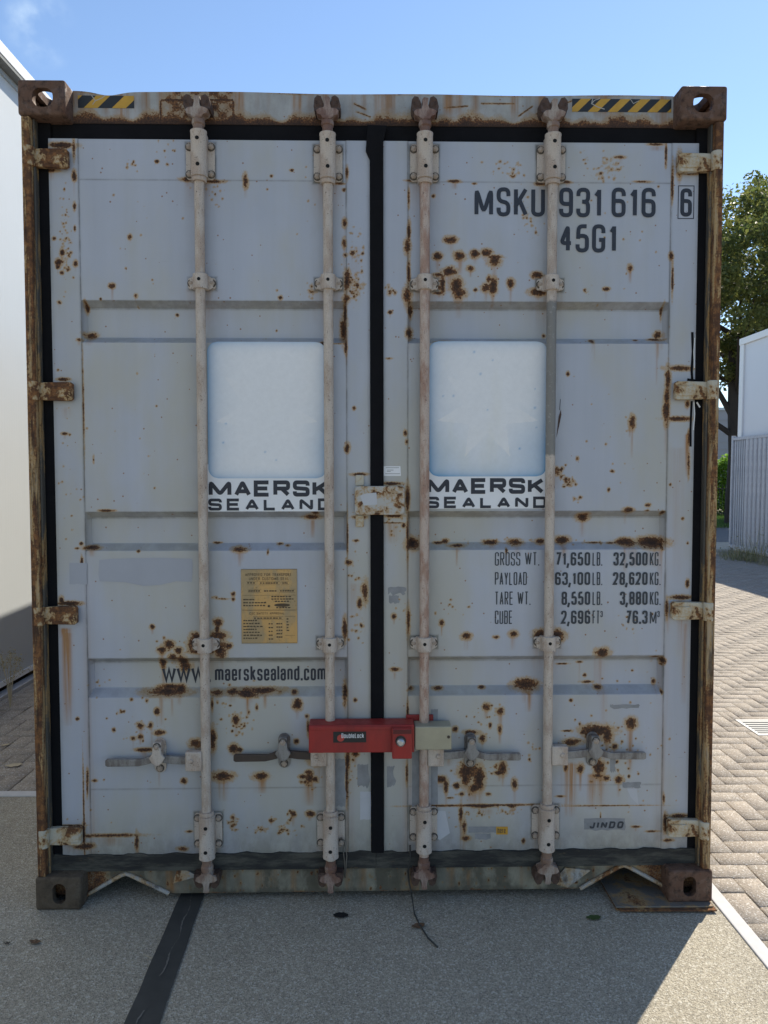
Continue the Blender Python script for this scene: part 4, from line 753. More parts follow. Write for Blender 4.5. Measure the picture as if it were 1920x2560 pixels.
decal('tape_strip', 'tape', rag(1012, 1073, 1786, 1799, 1), DR); decal('tape_strip', 'tape', rag(1026, 1060, 1801, 1814, 2), DR, .0611); decal('tape_strip', 'tape', rag(1262, 1350, 1768, 1794, 2), DR, .0616)
decal('tape_strip', 'tape', rag(838, 876, 1268, 1283, 4), DR, .0593); decal('tape_strip', 'tape', rag(840, 862, 1286, 1302, 3), DR, .0592); decal('tape_strip', 'tape', rag(772, 796, 1650, 1700, 5), DL, .0593); decal('tape_strip', 'tape', rag(836, 853, 1655, 1697, 4), DR, .0593)
decal('tape_strip', 'tape', rag(1318, 1380, 1522, 1530, 3), DR); decal('tape_strip', 'tape', rag(1345, 1385, 1690, 1702, 2), DR); decal('tape_strip', 'tape', rag(1318, 1330, 1640, 1668, 3), DR)
decal('torn_sticker', 'pale', [(1355, 1704), (1375, 1704), (1380, 1740), (1362, 1722)], DR, .0611); decal('torn_sticker', 'pale', rag(778, 801, 1710, 1770, 1), DL, .0593); decal('torn_sticker', 'pale', [(935, 1752), (962, 1752), (972, 1800), (950, 1815), (930, 1800)], DR, .0614)
decal('sticker', 'orange', [(1072, 1786), (1097, 1786), (1097, 1803), (1072, 1803)], DR, .0610); lettering([('here', 1075, 1092, 1800, 1788, .0018, dict(rad=.4, gap=.4))], 'ink', DR, .0606)
decal('sticker', 'white', [(829, 1007), (865, 1007), (866, 1028), (829, 1028)], DR, .0593); m = MB()
for yy, a, b in ((1011, 833, 862), (1016, 836, 850), (1019, 836, 844), (1024, 832, 864)): m.flat([D(a, yy), D(b, yy), D(b, yy-1.2), D(a, yy-1.2)], .0590)
m.build('print', 'tape', DR)
decal('paint_patch', 'hinge2', rag(104, 126, 1725, 1788, 3), DL, .0735, .074)
# gouge beside the fourth bar
decal('gouge', 'camrust', [(1202, 945), (1205, 920), (1207, 900), (1212, 884), (1213, 896), (1209, 915), (1204, 938)], DR, .0612)
scr(DR, [(1209, 886), (1211, 862)], .0612, .002, 'ink2', .06)
# black sealant drips by the second right hinge
dr = MB(); q = lambda x, y: (1500*1 + x*.3165, 800 + y*.3165)
for pts, t_ in (([(730, 95), (735, 250), (725, 400), (730, 480)], .009), ([(690, 470), (750, 478), (790, 480)], .009), ([(725, 640), (720, 760), (716, 860), (716, 1000)], .008)):
    stroke(dr, [P(*q(*p), .058) for p in pts], t_, .0588)
dr.build('sealant_drip', 'rubber', DR)
dr = MB()
for pts, t_ in (([(748, 140), (742, 250), (746, 380)], .0035), ([(742, 650), (748, 740), (738, 870)], .004), ([(765, 650), (790, 690)], .006)): stroke(dr, [P(*q(*p), .058) for p in pts], t_, .0582)
dr.build('paint_drip', 'white', DR)
# grey mesh print on the seals where a tape was
# weld-on repair strip at the lower left corner
# (its rust line is part of the door paint)

# ================================================================== THE RED LOCK
LK = empty('container_lock', (0, 0, 0), 'bright red clamp-on security lock bridging the two inner door bars', 'lock'); LK.matrix_world = ROOT
Yf = -.032; (x0, z0), (x1, z1) = D(667, 1627, Yf), D(895, 1566, Yf)
m = MB(); m.box(x0, x1, Yf, Yf+.005, z0, z1).box(x0, x1, Yf+.005, .046, z1-.005, z1).box(x0, x1, Yf+.005, .046, z0, z0+.005).box(x0, x0+.005, Yf+.005, .046, z0+.005, z1-.005)
m.build('cover', 'red', LK, bevel=.004)
m = MB(); m.box(x0+.004, x1-.002, Yf-.003, Yf, z1-.016, z1-.004); m.build('cover_lip', 'red', LK, bevel=.0025)
(a, b), (c, d) = D(847, 1640, -.055), D(890, 1574, -.055); m = MB(); m.box(a, c, -.056, Yf, b, d); HP = m.build('hasp', 'red', LK, bevel=.004)
m = MB(); m.box(a+.003, c-.002, -.0575, -.054, d-.018, d-.003); m.build('slot', 'redd', HP)
(bx_, bz) = D(865.5, 1603, -.06); m = MB(); m.cyl((bx_, -.059, bz+.003), (bx_, -.056, bz+.003), .0185, n=24); m.build('collar', 'black', HP)
m = MB(); m.cyl((bx_, -.070, bz), (bx_, -.056, bz), .0135, .015, 20); m.cyl((bx_, -.075, bz), (bx_, -.070, bz), .008, .0135, 20); m.build('bolt', 'steel', HP, smooth=True)
M['zinc'] = mat_plain('yellow passivated zinc plate', (.36, .34, .25), .45, .25, .2, 16)
(a, b), (c, d) = D(896, 1620, -.022), D(975.5, 1569, -.022); m = MB(); m.box(a, c, -.024, .045, b, d); ZP = m.build('inner_slide', 'zinc', LK, bevel=.003)
sx0, sz0 = D(969, 1592, -.025); m = MB(); m.cyl((sx0, -.0265, sz0), (sx0, -.023, sz0), .0052, n=14); m.build('screw', 'leverdark', ZP)
(a, b), (c, d) = D(878, 1560, .03), D(937, 1549, .03); m = MB(); m.box(a, c, .049, .0592, b-.01, d+.002); m.build('rear_clamp', 'red', LK, bevel=.003)
(a, b), (c, d) = D(720, 1604, Yf), D(791, 1580, Yf); m = MB(); m.box(a, c, Yf-.0012, Yf, b, d); LB = m.build('nameplate', 'black', LK)
M['redspot'] = mat_plain('red printed disc', (.42, .05, .035), .5)
m = MB(); cx0, cz0 = a+.026, b+.016; m.flat([(cx0+.0125*math.cos(k*.3142), cz0+.0125*math.sin(k*.3142)) for k in range(20)], Yf-.0016); m.build('disc', 'redspot', LB)
m = MB(); write(m, 'DoubleLock', a+.029, c-.008, b+.0165, .0165, .0019, Yf-.0020, rad=.35, gap=.34); m.build('lettering', 'white', LB)

# seal wire loop and hanging cord
def tag_tube(name, pts, r, mat, label, cat, n=6):
    m = MB(); m.tube(pts, r, n); o = m.build(name, mat, None, smooth=True); o.matrix_world = ROOT; return tag(o, label, cat)
M['wire'] = mat_plain('dull wire', (.22, .20, .17), .5, .4, .2, 40)
W3 = lambda zx, zy, Y: (lambda p: (p[0], Y, p[1]))(P(560+zx*.38577, 1600+zy*.38577, Y))
tag_tube('seal_wire', [W3(740, 1290, .05), W3(765, 1282, .045), W3(785, 1310, .045), W3(796, 1400, .045), W3(790, 1480, .05), W3(784, 1540, .055), W3(782, 1440, .05), W3(772, 1360, .05), W3(774, 1320, .05)], .0022, 'wire', 'thin wire seal loop dangling beside the lower guide of the bar left of the seal', 'wire seal')
M['cord'] = mat_plain('dirty grey cord', (.05, .05, .045), .8)
gp = []
for px, py in ((1036, 2284), (1048, 2310), (1070, 2345), (1094, 2368)):
    gx, gy = G(px, py, .005); v_ = ROOT.inverted() @ Vector((gx, gy, .005)); gp.append(tuple(v_))
tag_tube('hanging_cord', [W3(1205, 1330, .05), W3(1208, 1420, .052), W3(1192, 1500, .056), W3(1198, 1560, .060), (gp[0][0]-.006, .052, .02)] + gp, .003, 'cord', 'thin dark cord hanging from the right leaf and trailing on the ground', 'cord')

# ================================================================== GROUND
def ground_sheet(name, x0, x1, y0, y1, z, mat, kind='structure'):
    m = MB(); v = [m.bm.verts.new(p) for p in ((x0, y0, z), (x1, y0, z), (x1, y1, z), (x0, y1, z))]; m.bm.faces.new(v)
    o = m.build(name, mat); o['kind'] = kind; return o
n = N('dry sandy ground', .95); gv = n.noise(3, 6, .7); M['soil'] = n.done(n.scale(n.mix((.30, .25, .18), (.20, .17, .115), n.step(gv, .4, .65)), n.math('ADD', .7, n.math('MULTIPLY', n.noise(90, 3), .6))))
def aggregate(name, a, b, c, sc):
    n = N(name, .85); v = n.vor(sc, out='Color'); sp = n.node('SeparateColor'); n.t.links.new(v, sp.inputs[0]); r = sp.outputs[0]
    d = n.vor(sc); v2 = n.vor(sc*2.3, out='Color'); sp2 = n.node('SeparateColor'); n.t.links.new(v2, sp2.inputs[0])
    col = n.mix(a, b, n.step(r, .25, .75)); col = n.mix(col, c, n.math('MULTIPLY', n.step(r, .84, .90), .6)); col = n.mix(col, (.035, .035, .032), n.step(sp2.outputs[1], .80, .86, 0, .6))
    col = n.scale(col, n.math('ADD', .76, n.math('ADD', n.math('MULTIPLY', n.noise(1.3, 6, .65), .42), n.math('MULTIPLY', n.noise(9, 4), .20))))
    n.bump(n.math('ADD', d, n.math('MULTIPLY', n.noise(sc*1.5, 2), .4)), .7, .0035); return n.done(col)
M['pad'] = aggregate('washed aggregate concrete', (.295, .262, .20), (.40, .36, .28), (.53, .50, .43), 190)
ground_sheet('ground', -400, 400, -400, 900, -.045, 'soil')
m = MB(); m.bm.faces.new([m.bm.verts.new(p) for p in ((-2.62, -14, 0), (1.235, -14, 0), (1.235, .97, 0), (-2.62, .97, 0))]); o = m.build('concrete_pad', 'pad'); o['kind'] = 'structure'
M['kerb'] = mat_plain('pale concrete edging', (.55, .54, .53), .85, 0, .14, 30, .3)
m = MB(); m.box(1.236, 1.290, -14, 1.03, -.04, .006).box(-2.62, 1.2355, .971, 1.028, -.04, .006); o = m.build('edging_strip', 'kerb', bevel=.004); o['kind'] = 'structure'
# tarred joint
M['tar'] = mat_plain('black tar joint', (.048, .048, .044), .65, 0, .45, 14, .35)
L0, L1 = (451, 509), (312, 400); a, b = G(L0[0], 2240), G(L0[1], 2240); c, d = G(L1[0], 2560), G(L1[1], 2560)
def ext(p, q, y): t_ = (y-p[1])/(q[1]-p[1]); return (p[0]+(q[0]-p[0])*t_, y)
def polyline_edge(p, q, ya, yb, n_=60): return [tuple(np.add(ext(p, q, ya+(yb-ya)*i/n_), (random.uniform(-.002, .002), 0))) for i in range(n_+1)]
m = MB(); e0, e1 = polyline_edge(a, c, .96, -6), polyline_edge(b, d, .96, -6)
v0 = [m.bm.verts.new((x, y, .004)) for x, y in e0]; v1 = [m.bm.verts.new((x, y, .004)) for x, y in e1]
for i in range(60): m.bm.faces.new((v0[i], v0[i+1], v1[i+1], v1[i]))
o = m.build('tar_joint', 'tar'); o['kind'] = 'structure'
M['crack'] = mat_plain('pale crack', (.17, .16, .14), .9, 0, .5, 40)
m = MB(); cv = []
for i in range(240):
    t_ = i/239; y = .2-1.8*t_; xm = (ext(a, c, y)[0]+ext(b, d, y)[0])/2; cv.append((xm-.004+.012*math.sin(t_*9)+.004*math.sin(t_*70)+random.uniform(-.0015, .0015), y))
w_ = [max(.0003, .0011+random.uniform(-.0009, .0011)+.0012*math.sin(i*.21)) for i in range(240)]
va = [m.bm.verts.new((x-q, y, .0065)) for (x, y), q in zip(cv, w_)]; vb = [m.bm.verts.new((x+q, y, .0065)) for (x, y), q in zip(cv, w_)]
for i in range(239):
    if math.sin(i*.13)+math.sin(i*.051) > -1.1: m.bm.faces.new((va[i], va[i+1], vb[i+1], vb[i]))
o = m.build('joint_crack', 'crack'); o['kind'] = 'structure'

fx, FY1 = G(1825, 1377)
# block paving laid herringbone: every block its own bevelled top
def paving(name, x0, x1, y0, y1, z, seed, keepout=None):
    rg = np.random.default_rng(seed); u = .1; V, Fc, tone = [], [], []
    def one(ax, bx2, ay, by):
        if bx2-ax < .015 or by-ay < .015: return
        g_ = .0014; c_ = .0028; dz = rg.normal(0, .0012); t1, t2 = rg.normal(0, .008, 2); b0 = len(V)
        for q, zz in ((g_, -.012), (g_, -.004), (g_+c_, 0)):
            for (px, py) in ((ax+q, ay+q), (bx2-q, ay+q), (bx2-q, by-q), (ax+q, by-q)): V.append((px, py, z+zz+dz+(px-ax-.05)*t1+(py-ay-.05)*t2))
        for l in (0, 4):
            for e_ in range(4): Fc.append((b0+l+e_, b0+l+(e_+1) % 4, b0+l+4+(e_+1) % 4, b0+l+4+e_))
        Fc.append((b0+8, b0+9, b0+10, b0+11)); tone.extend([rg.normal(1, .045)]*9)
    nx, ny = int((x1-x0)/u)+4, int((y1-y0)/u)+4
    for i in range(-3, nx):
        for j in range(-3, ny):
            k = (i-j) % 4
            if k == 0: r = (i, j, 2, 1)
            elif k == 3: r = (i, j, 1, 2)
            else: continue
            ax, ay, bx2, by = x0+r[0]*u, y0+r[1]*u, x0+(r[0]+r[2])*u, y0+(r[1]+r[3])*u
            ax, bx2, ay, by = max(ax, x0), min(bx2, x1), max(ay, y0), min(by, y1)
            if bx2-ax < .02 or by-ay < .02: continue
            if keepout and hit(ax, bx2, ay, by):
                for q in ((ax, DX0, ay, by), (DX1, bx2, ay, by), (max(ax, DX0), min(bx2, DX1), ay, DY0), (max(ax, DX0), min(bx2, DX1), DY1, by)): one(max(q[0], ax), min(q[1], bx2), max(q[2], ay), min(q[3], by))
                continue
            one(ax, bx2, ay, by)
    o = np_mesh(name, V, Fc, 'paver', attrs={'tone': ('FACE', tone)}); o['kind'] = 'structure'; return o
n = N('worn concrete paving block', .88); tone = n.attr('tone')
col = n.mix((.275, .238, .195), (.335, .29, .24), n.noise(2.2, 4)); spv = n.vor(230, out='Color'); sp = n.node('SeparateColor'); n.t.links.new(spv, sp.inputs[0])
col = n.scale(col, n.math('MULTIPLY', tone, n.math('ADD', .58, n.math('ADD', n.math('MULTIPLY', sp.outputs[0], .5), n.math('MULTIPLY', n.noise(50, 4), .35)))))
col = n.mix(col, (.62, .60, .56), n.step(sp.outputs[1], .90, .94, 0, .75)); col = n.mix(col, (.10, .085, .06), n.step(n.noise(1.1, 6, .7), .58, .78, 0, .30))
n.bump(n.math('ADD', n.vor(230), n.noise(120, 3)), .6, .003); M['paver'] = n.done(col)
n = N('mossy sand in the joints', .95); M['joint'] = n.done(n.mix(n.mix((.19, .16, .115), (.18, .165, .065), n.step(n.noise(5, 5), .45, .6)), (.30, .20, .08), n.step(n.noise(14, 4), .62, .75)))
gx0, gy1 = G(1843, 1803); gx1, gy0 = G(1880, 1838); DX0, DX1, DY0, DY1 = gx0-.005, gx0+.305, gy0-.01, gy0+.29
hit = lambda ax, bx2, ay, by: bx2 > DX0+.005 and ax < DX1-.005 and by > DY0+.005 and ay < DY1-.005
paving('paving', 1.291, fx-.72, -3.0, 13.0, .001, 3, 1); paving('paving', -2.60, 1.1, 1.030, 7.5, .001, 4)
ground_sheet('joint_sand', 1.291, fx-.72, -14, 13.0, -.0075, 'joint'); ground_sheet('joint_sand', -2.62, 1.29, 1.029, 13, -.0075, 'joint')
# drain grate
M['grate'] = mat_plain('pale galvanised grate', (.40, .40, .39), .5, .25, .1, 30)
m = MB(); f_ = .022; zt_ = .004
for r in ((DX0, DX1, DY0, DY0+f_), (DX0, DX1, DY1-f_, DY1), (DX0, DX0+f_, DY0+f_, DY1-f_), (DX1-f_, DX1, DY0+f_, DY1-f_)): m.box(r[0], r[1], r[2], r[3], -.03, zt_)
GT = m.build('drain_grate', 'grate', bevel=.002); tag(GT, 'pale slotted metal drain grate set into the sunlit block paving', 'drain')
m = MB(); nb_ = 7; pit = (DY1-DY0-2*f_)/nb_
for i in range(nb_): m.box(DX0+f_+.0002, DX1-f_-.0002, DY0+f_+i*pit+.011, DY0+f_+(i+1)*pit-.011, -.02, zt_-.0015)
m.build('bars', 'grate', GT); m = MB(); m.box(DX0+f_, DX1-f_, DY0+f_, DY1-f_, -.032, -.028); m.build('sump', 'hole', GT)

# packing plates under the right corner
M['plate'] = mat_rusty('weathered steel plate', (.15, .14, .125), .40, 9, (1, 1, 1), .4, .6); M['plateedge'] = mat_rusty('brown rusted steel plate', (.19, .11, .06), .6, 20, (1, 1, 1), .4, .85)
pa, pb = G(1541, 2268, .018), G(1792, 2272, .012)
for i, (dx0, dx1, dy, zz, lab, mt) in enumerate(((.004, .008, .010, 0, 'rusty steel packing plate lying lowest under the right front corner', 'plateedge'), (.012, .002, .000, .0061, 'rusty steel packing plate sandwiched in the middle under the right front corner', 'plateedge'), (0, .010, .006, .0122, 'grey steel packing plate on top of its stack carrying the right front corner', 'plate'))):
    m = MB(); x0, x1 = pa[0]+dx0, pb[0]-dx1; y0 = pa[1]+dy-.004
    m.box(x0, x1, y0, y0+.30, zz+.0003, zz+.0058)
    o = m.build('packing_plate', mt, bevel=.0012); o.rotation_euler.z = (.004, -.006, .002)[i]; tag(o, lab, 'steel plate', 'packing plates stacked under the corner')

# small litter and marks on the pad
def leaf(name, px, py, size, rot, mat, label, cat='leaf', curl=.25, z=.004, group='fallen leaves on the ground'):
    x, y = G(px, py); V = []; nL = 8
    for i in range(nL+1):
        t_ = i/nL; w2 = size*.28*math.sin(math.pi*min(1, t_*.96+.02))**.8
        for s in (-1, 0, 1): V.append((size*(t_-.5), s*w2, curl*size*((t_-.5)**2*1.4 + abs(s)*.22*math.sin(t_*3.1)) + .0015*math.sin(i*2+s)))
    Fc = [(3*i+k, 3*i+k+1, 3*i+k+4, 3*i+k+3) for i in range(nL) for k in (0, 1)]
    o = np_mesh(name, V, Fc, mat, smooth=True); o.location = (x, y, z); o.rotation_euler.z = rot; return tag(o, label, cat, group)
M['dryleaf'] = mat_plain('dry brown leaf', (.13, .075, .04), .8, 0, .3, 30); M['greenleaf'] = mat_plain('dull green leaf', (.055, .09, .025), .6, 0, .3, 30); M['straw'] = mat_plain('pale straw', (.48, .40, .27), .8, 0, .2, 30); M['darkleaf'] = mat_plain('dark wet leaf', (.018, .016, .013), .6)
leaf('fallen_leaf', 1046, 2318, .05, .3, 'dryleaf', 'curled brown leaf lying beside the trailing cord'); leaf('fallen_leaf', 1484, 2297, .055, .1, 'greenleaf', 'green leaf lying on the shaded pad in front of the steel plates', curl=.15)
leaf('fallen_leaf', 88, 2358, .04, -.2, 'dryleaf', 'small brown leaf on the pad below the left corner foot'); leaf('fallen_leaf', 18, 2361, .022, .2, 'darkleaf', 'tiny dark leaf scrap at the left edge of the pad')
leaf('fallen_leaf', 13, 1865, .05, .5, 'straw', 'orange straw coloured leaf on the paving by the white wall'); leaf('fallen_leaf', 35, 1915, .085, .35, 'straw', 'long pale straw leaf lying on the paving left of the container', curl=.1)
leaf('fallen_leaf', 370, 2395, .045, 2.6, 'straw', 'thin yellow straw beside the tar joint', curl=.1).scale.y = .18
# drilled hole in the pad with its broken rim
x, y = G(852, 2290); V = [(x+.026*math.cos(k*.3)*(1+.1*math.sin(k*2)), y+.017*math.sin(k*.3)*(1+.15*math.cos(k*3)), .0042) for k in range(21)]
m = MB(); m.bm.faces.new([m.bm.verts.new(p) for p in V]); o = m.build('pad_hole', 'hole'); o['kind'] = 'structure'

# ================================================================== LEFT BUILDING (white panel hall)
n = N('white ribbed sandwich panel', .45); X_ = n.xyz()[1]
rib = n.math('FRACT', n.math('MULTIPLY', X_, 1/.036)); line_ = n.step(n.math('ABSOLUTE', n.math('SUBTRACT', rib, .5)), .40, .5)
n.bump(line_, .35, .0018); M['panel'] = n.done(n.scale((.515, .545, .565), n.math('ADD', .95, n.math('MULTIPLY', n.noise(1.5, 4), .1))))
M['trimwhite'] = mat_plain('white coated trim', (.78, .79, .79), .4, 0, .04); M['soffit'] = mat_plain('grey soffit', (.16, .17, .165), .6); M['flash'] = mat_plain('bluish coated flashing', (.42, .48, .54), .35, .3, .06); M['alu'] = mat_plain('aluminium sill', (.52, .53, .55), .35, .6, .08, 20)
A_ = empty('panel_building', (-2.665, 0, 0), 'white panel hall with ribbed wall standing left of the container', 'building'); A_.rotation_euler.z = -R_(.85)
edges = [-5.0]; 
while edges[-1] < 22: edges.append(edges[-1]+1.0)
off = .28
m = MB(); zb_, zt2 = .065, 4.36
for a_, b__ in zip(edges, edges[1:]):
    m.box(-.10, 0, a_+off+.0015, b__+off-.0015, zb_, zt2)
m.build('wall_panel', 'panel', A_, bevel=.0012); m = MB(); m.box(-12, -.101, -5, 22.3, 0, 4.30); m.build('core', 'soffit', A_)
m = MB(); m.box(-.02, .085, -5.2, 22.4, 4.405, 4.487); m.build('roof_trim', 'trimwhite', A_, bevel=.003)
m = MB(); m.box(.0005, .080, -5.2, 22.4, 4.380, 4.404); m.build('soffit', 'soffit', A_); m = MB(); m.box(.0005, .014, -5.2, 22.4, 4.345, 4.378); m.build('flashing', 'flash', A_)
m = MB(); m.box(-12.2, -.021, -5.2, 22.4, 4.40, 4.47); m.build('roof', 'soffit', A_)
m = MB(); m.box(.0005, .012, -5, 22.3, .058, .098); m.build('base_flashing', 'trimwhite', A_, bevel=.002); m = MB(); m.box(.0005, .075, -5, 22.3, -.03, .030); m.build('base_sill', 'alu', A_, bevel=.003)

# ================================================================== RIGHT: WHITE BUILDING, STEEL FENCE
M['bluewhite'] = mat_plain('smooth pale wall sheet', (.66, .68, .72), .4, 0, .04, 1.5)
fx, FY1 = G(1825, 1377); print('fence far end', G(1825, 1377), G(1920, 1395), file=__import__('sys').stderr)
bx0, BY1 = fx+.17, FY1+.05
_d = RW @ Vector(((1849-960)/F, (1280-847)/F, -1)); BH = CW.z + _d.z*(BY1-CW.y)/_d.y; print('BH', BH, bx0, (CW + _d*((BY1-CW.y)/_d.y)), file=__import__('sys').stderr)
B_ = empty('pale_building', (bx0, BY1, 0), 'pale blue white box building with plain wall and flat trim behind the steel fence', 'building')
m = MB(); m.box(.0, 9, -16, 0, 0, BH-.10); m.build('wall', 'bluewhite', B_)
m = MB(); m.box(-.045, 9.05, -16.05, .045, BH-.14, BH); m.build('roof_trim', 'trimwhite', B_, bevel=.006); m = MB(); m.box(-.035, .0, -.14, .03, 0, BH-.141); m.build('corner_trim', 'trimwhite', B_, bevel=.004)
M['fence'] = mat_galv('dull galvanised fence steel', (.52, .54, .57), (.42, .44, .48), .4, .65)
Fe = empty('metal_fence', (fx, FY1, 0), 'grey galvanised slat fence along the pale building wall', 'fence')
m = MB(); m.box(-.035, .035, -9.0, -.071, 2.40, 2.46).box(-.035, .035, -9.0, -.071, .08, .15); m.build('rail', 'fence', Fe, bevel=.003)
m = MB(); m.box(-.035, .035, -.07, 0, .02, 2.50); m.build('post', 'fence', Fe, bevel=.004); m = MB(); m.box(-.035, .035, -9.07, -9.001, .02, 2.50); m.build('post', 'fence', Fe, bevel=.004)
s_ = MB(); s_.prism([(-.065, 0), (-.045, -.018), (.045, -.018), (.065, 0), (.065, .003), (.045, -.015), (-.045, -.015), (-.065, .003)], .152, 2.398)
for v in s_.bm.verts: v.co = Vector((v.co.z, v.co.x, v.co.y))
sl_m = s_.mesh('slat', 'fence'); y = -.16
nr = MB().box(-.018, .018, -.022, .022, .152, 2.398).mesh('slat', 'fence')
for k in range(60):
    if k < 5: o = bpy.data.objects.new('slat', nr); o.location = (0, y, 0); y -= .095 if k < 4 else .13
    else: o = bpy.data.objects.new('slat', sl_m); o.location = (-.012, y, 0); y -= .172
    if y < -8.9: break
    C.objects.link(o); o.parent = Fe
teeth = MB(); y = -.05
while y > -8.95: teeth.bm.faces.new([teeth.bm.verts.new(p) for p in ((-.002, y, 2.461), (-.002, y-.035, 2.461), (-.002, y-.018, 2.492))]); y -= .05
teeth.build('spikes', 'fence', Fe)

# far ground: lit strip, road in tree shade, verge
M['road'] = mat_plain('grey asphalt road', (.13, .13, .135), .9, 0, .15, 3, .3); M['grit'] = mat_plain('sunlit gravel apron', (.36, .33, .27), .95, 0, .25, 3, .4)
d_ = lambda py: G(1800, py)[1]; yA, yB, yC, yD = 13.0, d_(1355), d_(1320), d_(1292); print('bands', yA, yB, yC, yD)
ground_sheet('apron', -30, 60, 13.0, yB, -.004, 'grit'); ground_sheet('road', -60, 90, yB, yC, -.002, 'road'); ground_sheet('verge', -60, 90, yC, 70, .002, 'soil')
ground_sheet('dirt_strip', fx-.75, fx+.15, -8, FY1+.3, .004, 'soil')

# leaves in quantity
def leaf_cloud(name, mat, pts, size, parent=None, flat=.5, seed=0, asp=.5):
    rg = np.random.default_rng(seed); n_ = len(pts); a = rg.normal(size=(n_, 3)); a /= np.linalg.norm(a, axis=1)[:, None]
    nrm = rg.normal(size=(n_, 3)); nrm[:, 2] += flat; b = np.cross(nrm, a); b /= np.linalg.norm(b, axis=1)[:, None]+1e-9
    s = size*rg.uniform(.6, 1.3, (n_, 1)); V = np.stack([pts-a*s, pts+b*s*asp, pts+a*s, pts-b*s*asp], 1).reshape(-1, 3)
    return np_mesh(name, V, np.arange(n_*4).reshape(-1, 4), mat, parent, attrs={'tone': ('FACE', rg.uniform(0, 1, n_))})
def mat_leaf(name, a, b, tr):
    n = N(name, .5); col = n.mix(a, b, n.attr('tone')); n.set(n.b.inputs['Base Color'], col)
    t_ = n.node('BsdfTranslucent'); n.set(t_.inputs['Color'], n.scale(col, 1.5)); mxs = n.node('MixShader'); mxs.inputs[0].default_value = tr
    out = n.t.nodes['Material Output']; n.t.links.new(n.b.outputs[0], mxs.inputs[1]); n.t.links.new(t_.outputs[0], mxs.inputs[2]); n.t.links.new(mxs.outputs[0], out.inputs['Surface']); return n.m
M['oak'] = mat_leaf('olive tree leaf', (.065, .095, .026), (.165, .17, .045), .45); M['bark'] = mat_plain('dark bark', (.035, .028, .022), .9, 0, .35, 8, .6); M['hedge'] = mat_leaf('fresh hedge leaf', (.10, .20, .025), (.20, .34, .045), .45)
def tree(loc, H, r, z0, nclump, nleaf, seed, label, limbs, tw=.26):
    rg = np.random.default_rng(seed); root = empty('broadleaf_tree', loc, label, 'tree', 'trees beyond the fence')
    m = MB(); tr = [(0, 0, -.1), (.02, 0, z0*.5), (-.05, .05, z0*.8), (-.12, .05, z0*1.25), (0, .1, H*.62)]; m.tube(tr, [tw*1.25, tw, tw*.9, tw*.7, tw*.25], 12)
    for (p, q, s) in limbs: m.tube([p, tuple((np.array(p)+np.array(q))/2+rg.normal(0, .1, 3)), q], [s, s*.7, s*.25], 8)
    for k in range(12):
        t_ = rg.uniform(0, 2*math.pi); zs = rg.uniform(z0*.9, H*.6); e_ = np.array([r*.7*math.cos(t_), r*.7*math.sin(t_), zs+rg.uniform(.4, 2)]); m.tube([(0, 0, zs), tuple(e_*.5+np.array([0, 0, zs*.5+.1])), tuple(e_)], [.09, .06, .02], 6)
    m.build('trunk', 'bark', root, smooth=True)
    C_ = []
    while len(C_) < nclump:
        p = rg.uniform(-1, 1, 3); d = np.linalg.norm(p)
        if .35 < d < 1: C_.append((p[0]*r, p[1]*r, z0+(H-z0)*(.5+.5*p[2]) if p[2] > -.8 else z0+.2))
    C_ = np.array(C_); pts = []
    for c in C_:
        k = max(10, int(nleaf/nclump*rg.uniform(.5, 1.5))); q = rg.normal(size=(k, 3)); q /= np.linalg.norm(q, axis=1)[:, None]; q *= (rg.uniform(.2, 1, (k, 1))**.5)*np.array([.62, .62, .40])*rg.uniform(.7, 1.25); pts.append(c+q)
    leaf_cloud('crown', 'oak', np.concatenate(pts), .085, root, .6, seed); return root
def tp(px, d): v = RW @ Vector(((px-960)/F, (1280-1195)/F, -1)); return CW.x+v.x/v.y*d, CW.y+d
tx, ty = tp(1838, 25.5)
tree((tx, ty, 0), 10.6, 4.3, 4.9, 260, 60000, 5, 'broad leafy tree with dark trunk beyond the end of the steel fence', [((-.05, 0, 3.0), (-2.6, .4, 4.9), .10), ((-.1, 0, 3.6), (-1.3, .2, 5.8), .11), ((0, 0, 3.4), (1.6, 0, 5.5), .12)])
tx, ty = tp(1995, 31)
tree((tx, ty, 0), 15.0, 4.3, 5.0, 220, 40000, 8, 'taller tree rising at the right edge behind the broad tree', [])
tx, ty = tp(2190, 24)
tree((tx, ty, 0), 10.0, 4.0, 4.0, 200, 30000, 9, 'lower tree standing behind the pale building roof', [])
# hedge, railing, grass, grey hall beyond the road
hy = yD+.9; rg = np.random.default_rng(4); nH = 42000; hx0, hx1 = 8.0, 21.0
pts = np.stack([rg.uniform(hx0, hx1, nH), hy+.9*rg.uniform(0, 1, nH), 2.45*rg.uniform(0, 1, nH)**.8], 1); pts[:, 2] *= 1+.05*np.sin(pts[:, 0]*2.1)+.04*np.sin(pts[:, 0]*5.3)
H_ = empty('hedge', ((hx0+hx1)/2, hy+.4, 0), 'bright green clipped hedge behind the dark railing across the road', 'hedge'); o = leaf_cloud('foliage', 'hedge', pts - np.array([(hx0+hx1)/2, hy+.4, 0]), .075, H_, .8, 2)
m = MB()
for i in range(22): xx = (i/21-.5)*(hx1-hx0); m.tube([(xx, 0, -.1), (xx+.1, .05, .7), (xx-.05, 0, 1.8)], .03, 6)
m.build('stem', 'bark', H_)
M['iron'] = mat_plain('dark painted railing', (.018, .02, .024), .5)
Ra = empty('railing', (8, yD+.05, 0), 'dark iron bar railing standing in front of the hedge', 'fence'); m = MB(); m.box(0, 13, -.02, .02, 1.16, 1.20).box(0, 13, -.02, .02, .14, .18); m.build('rail', 'iron', Ra)
bar_m = MB().box(-.009, .009, -.009, .009, .08, 1.36).mesh('bar', 'iron'); m = MB()
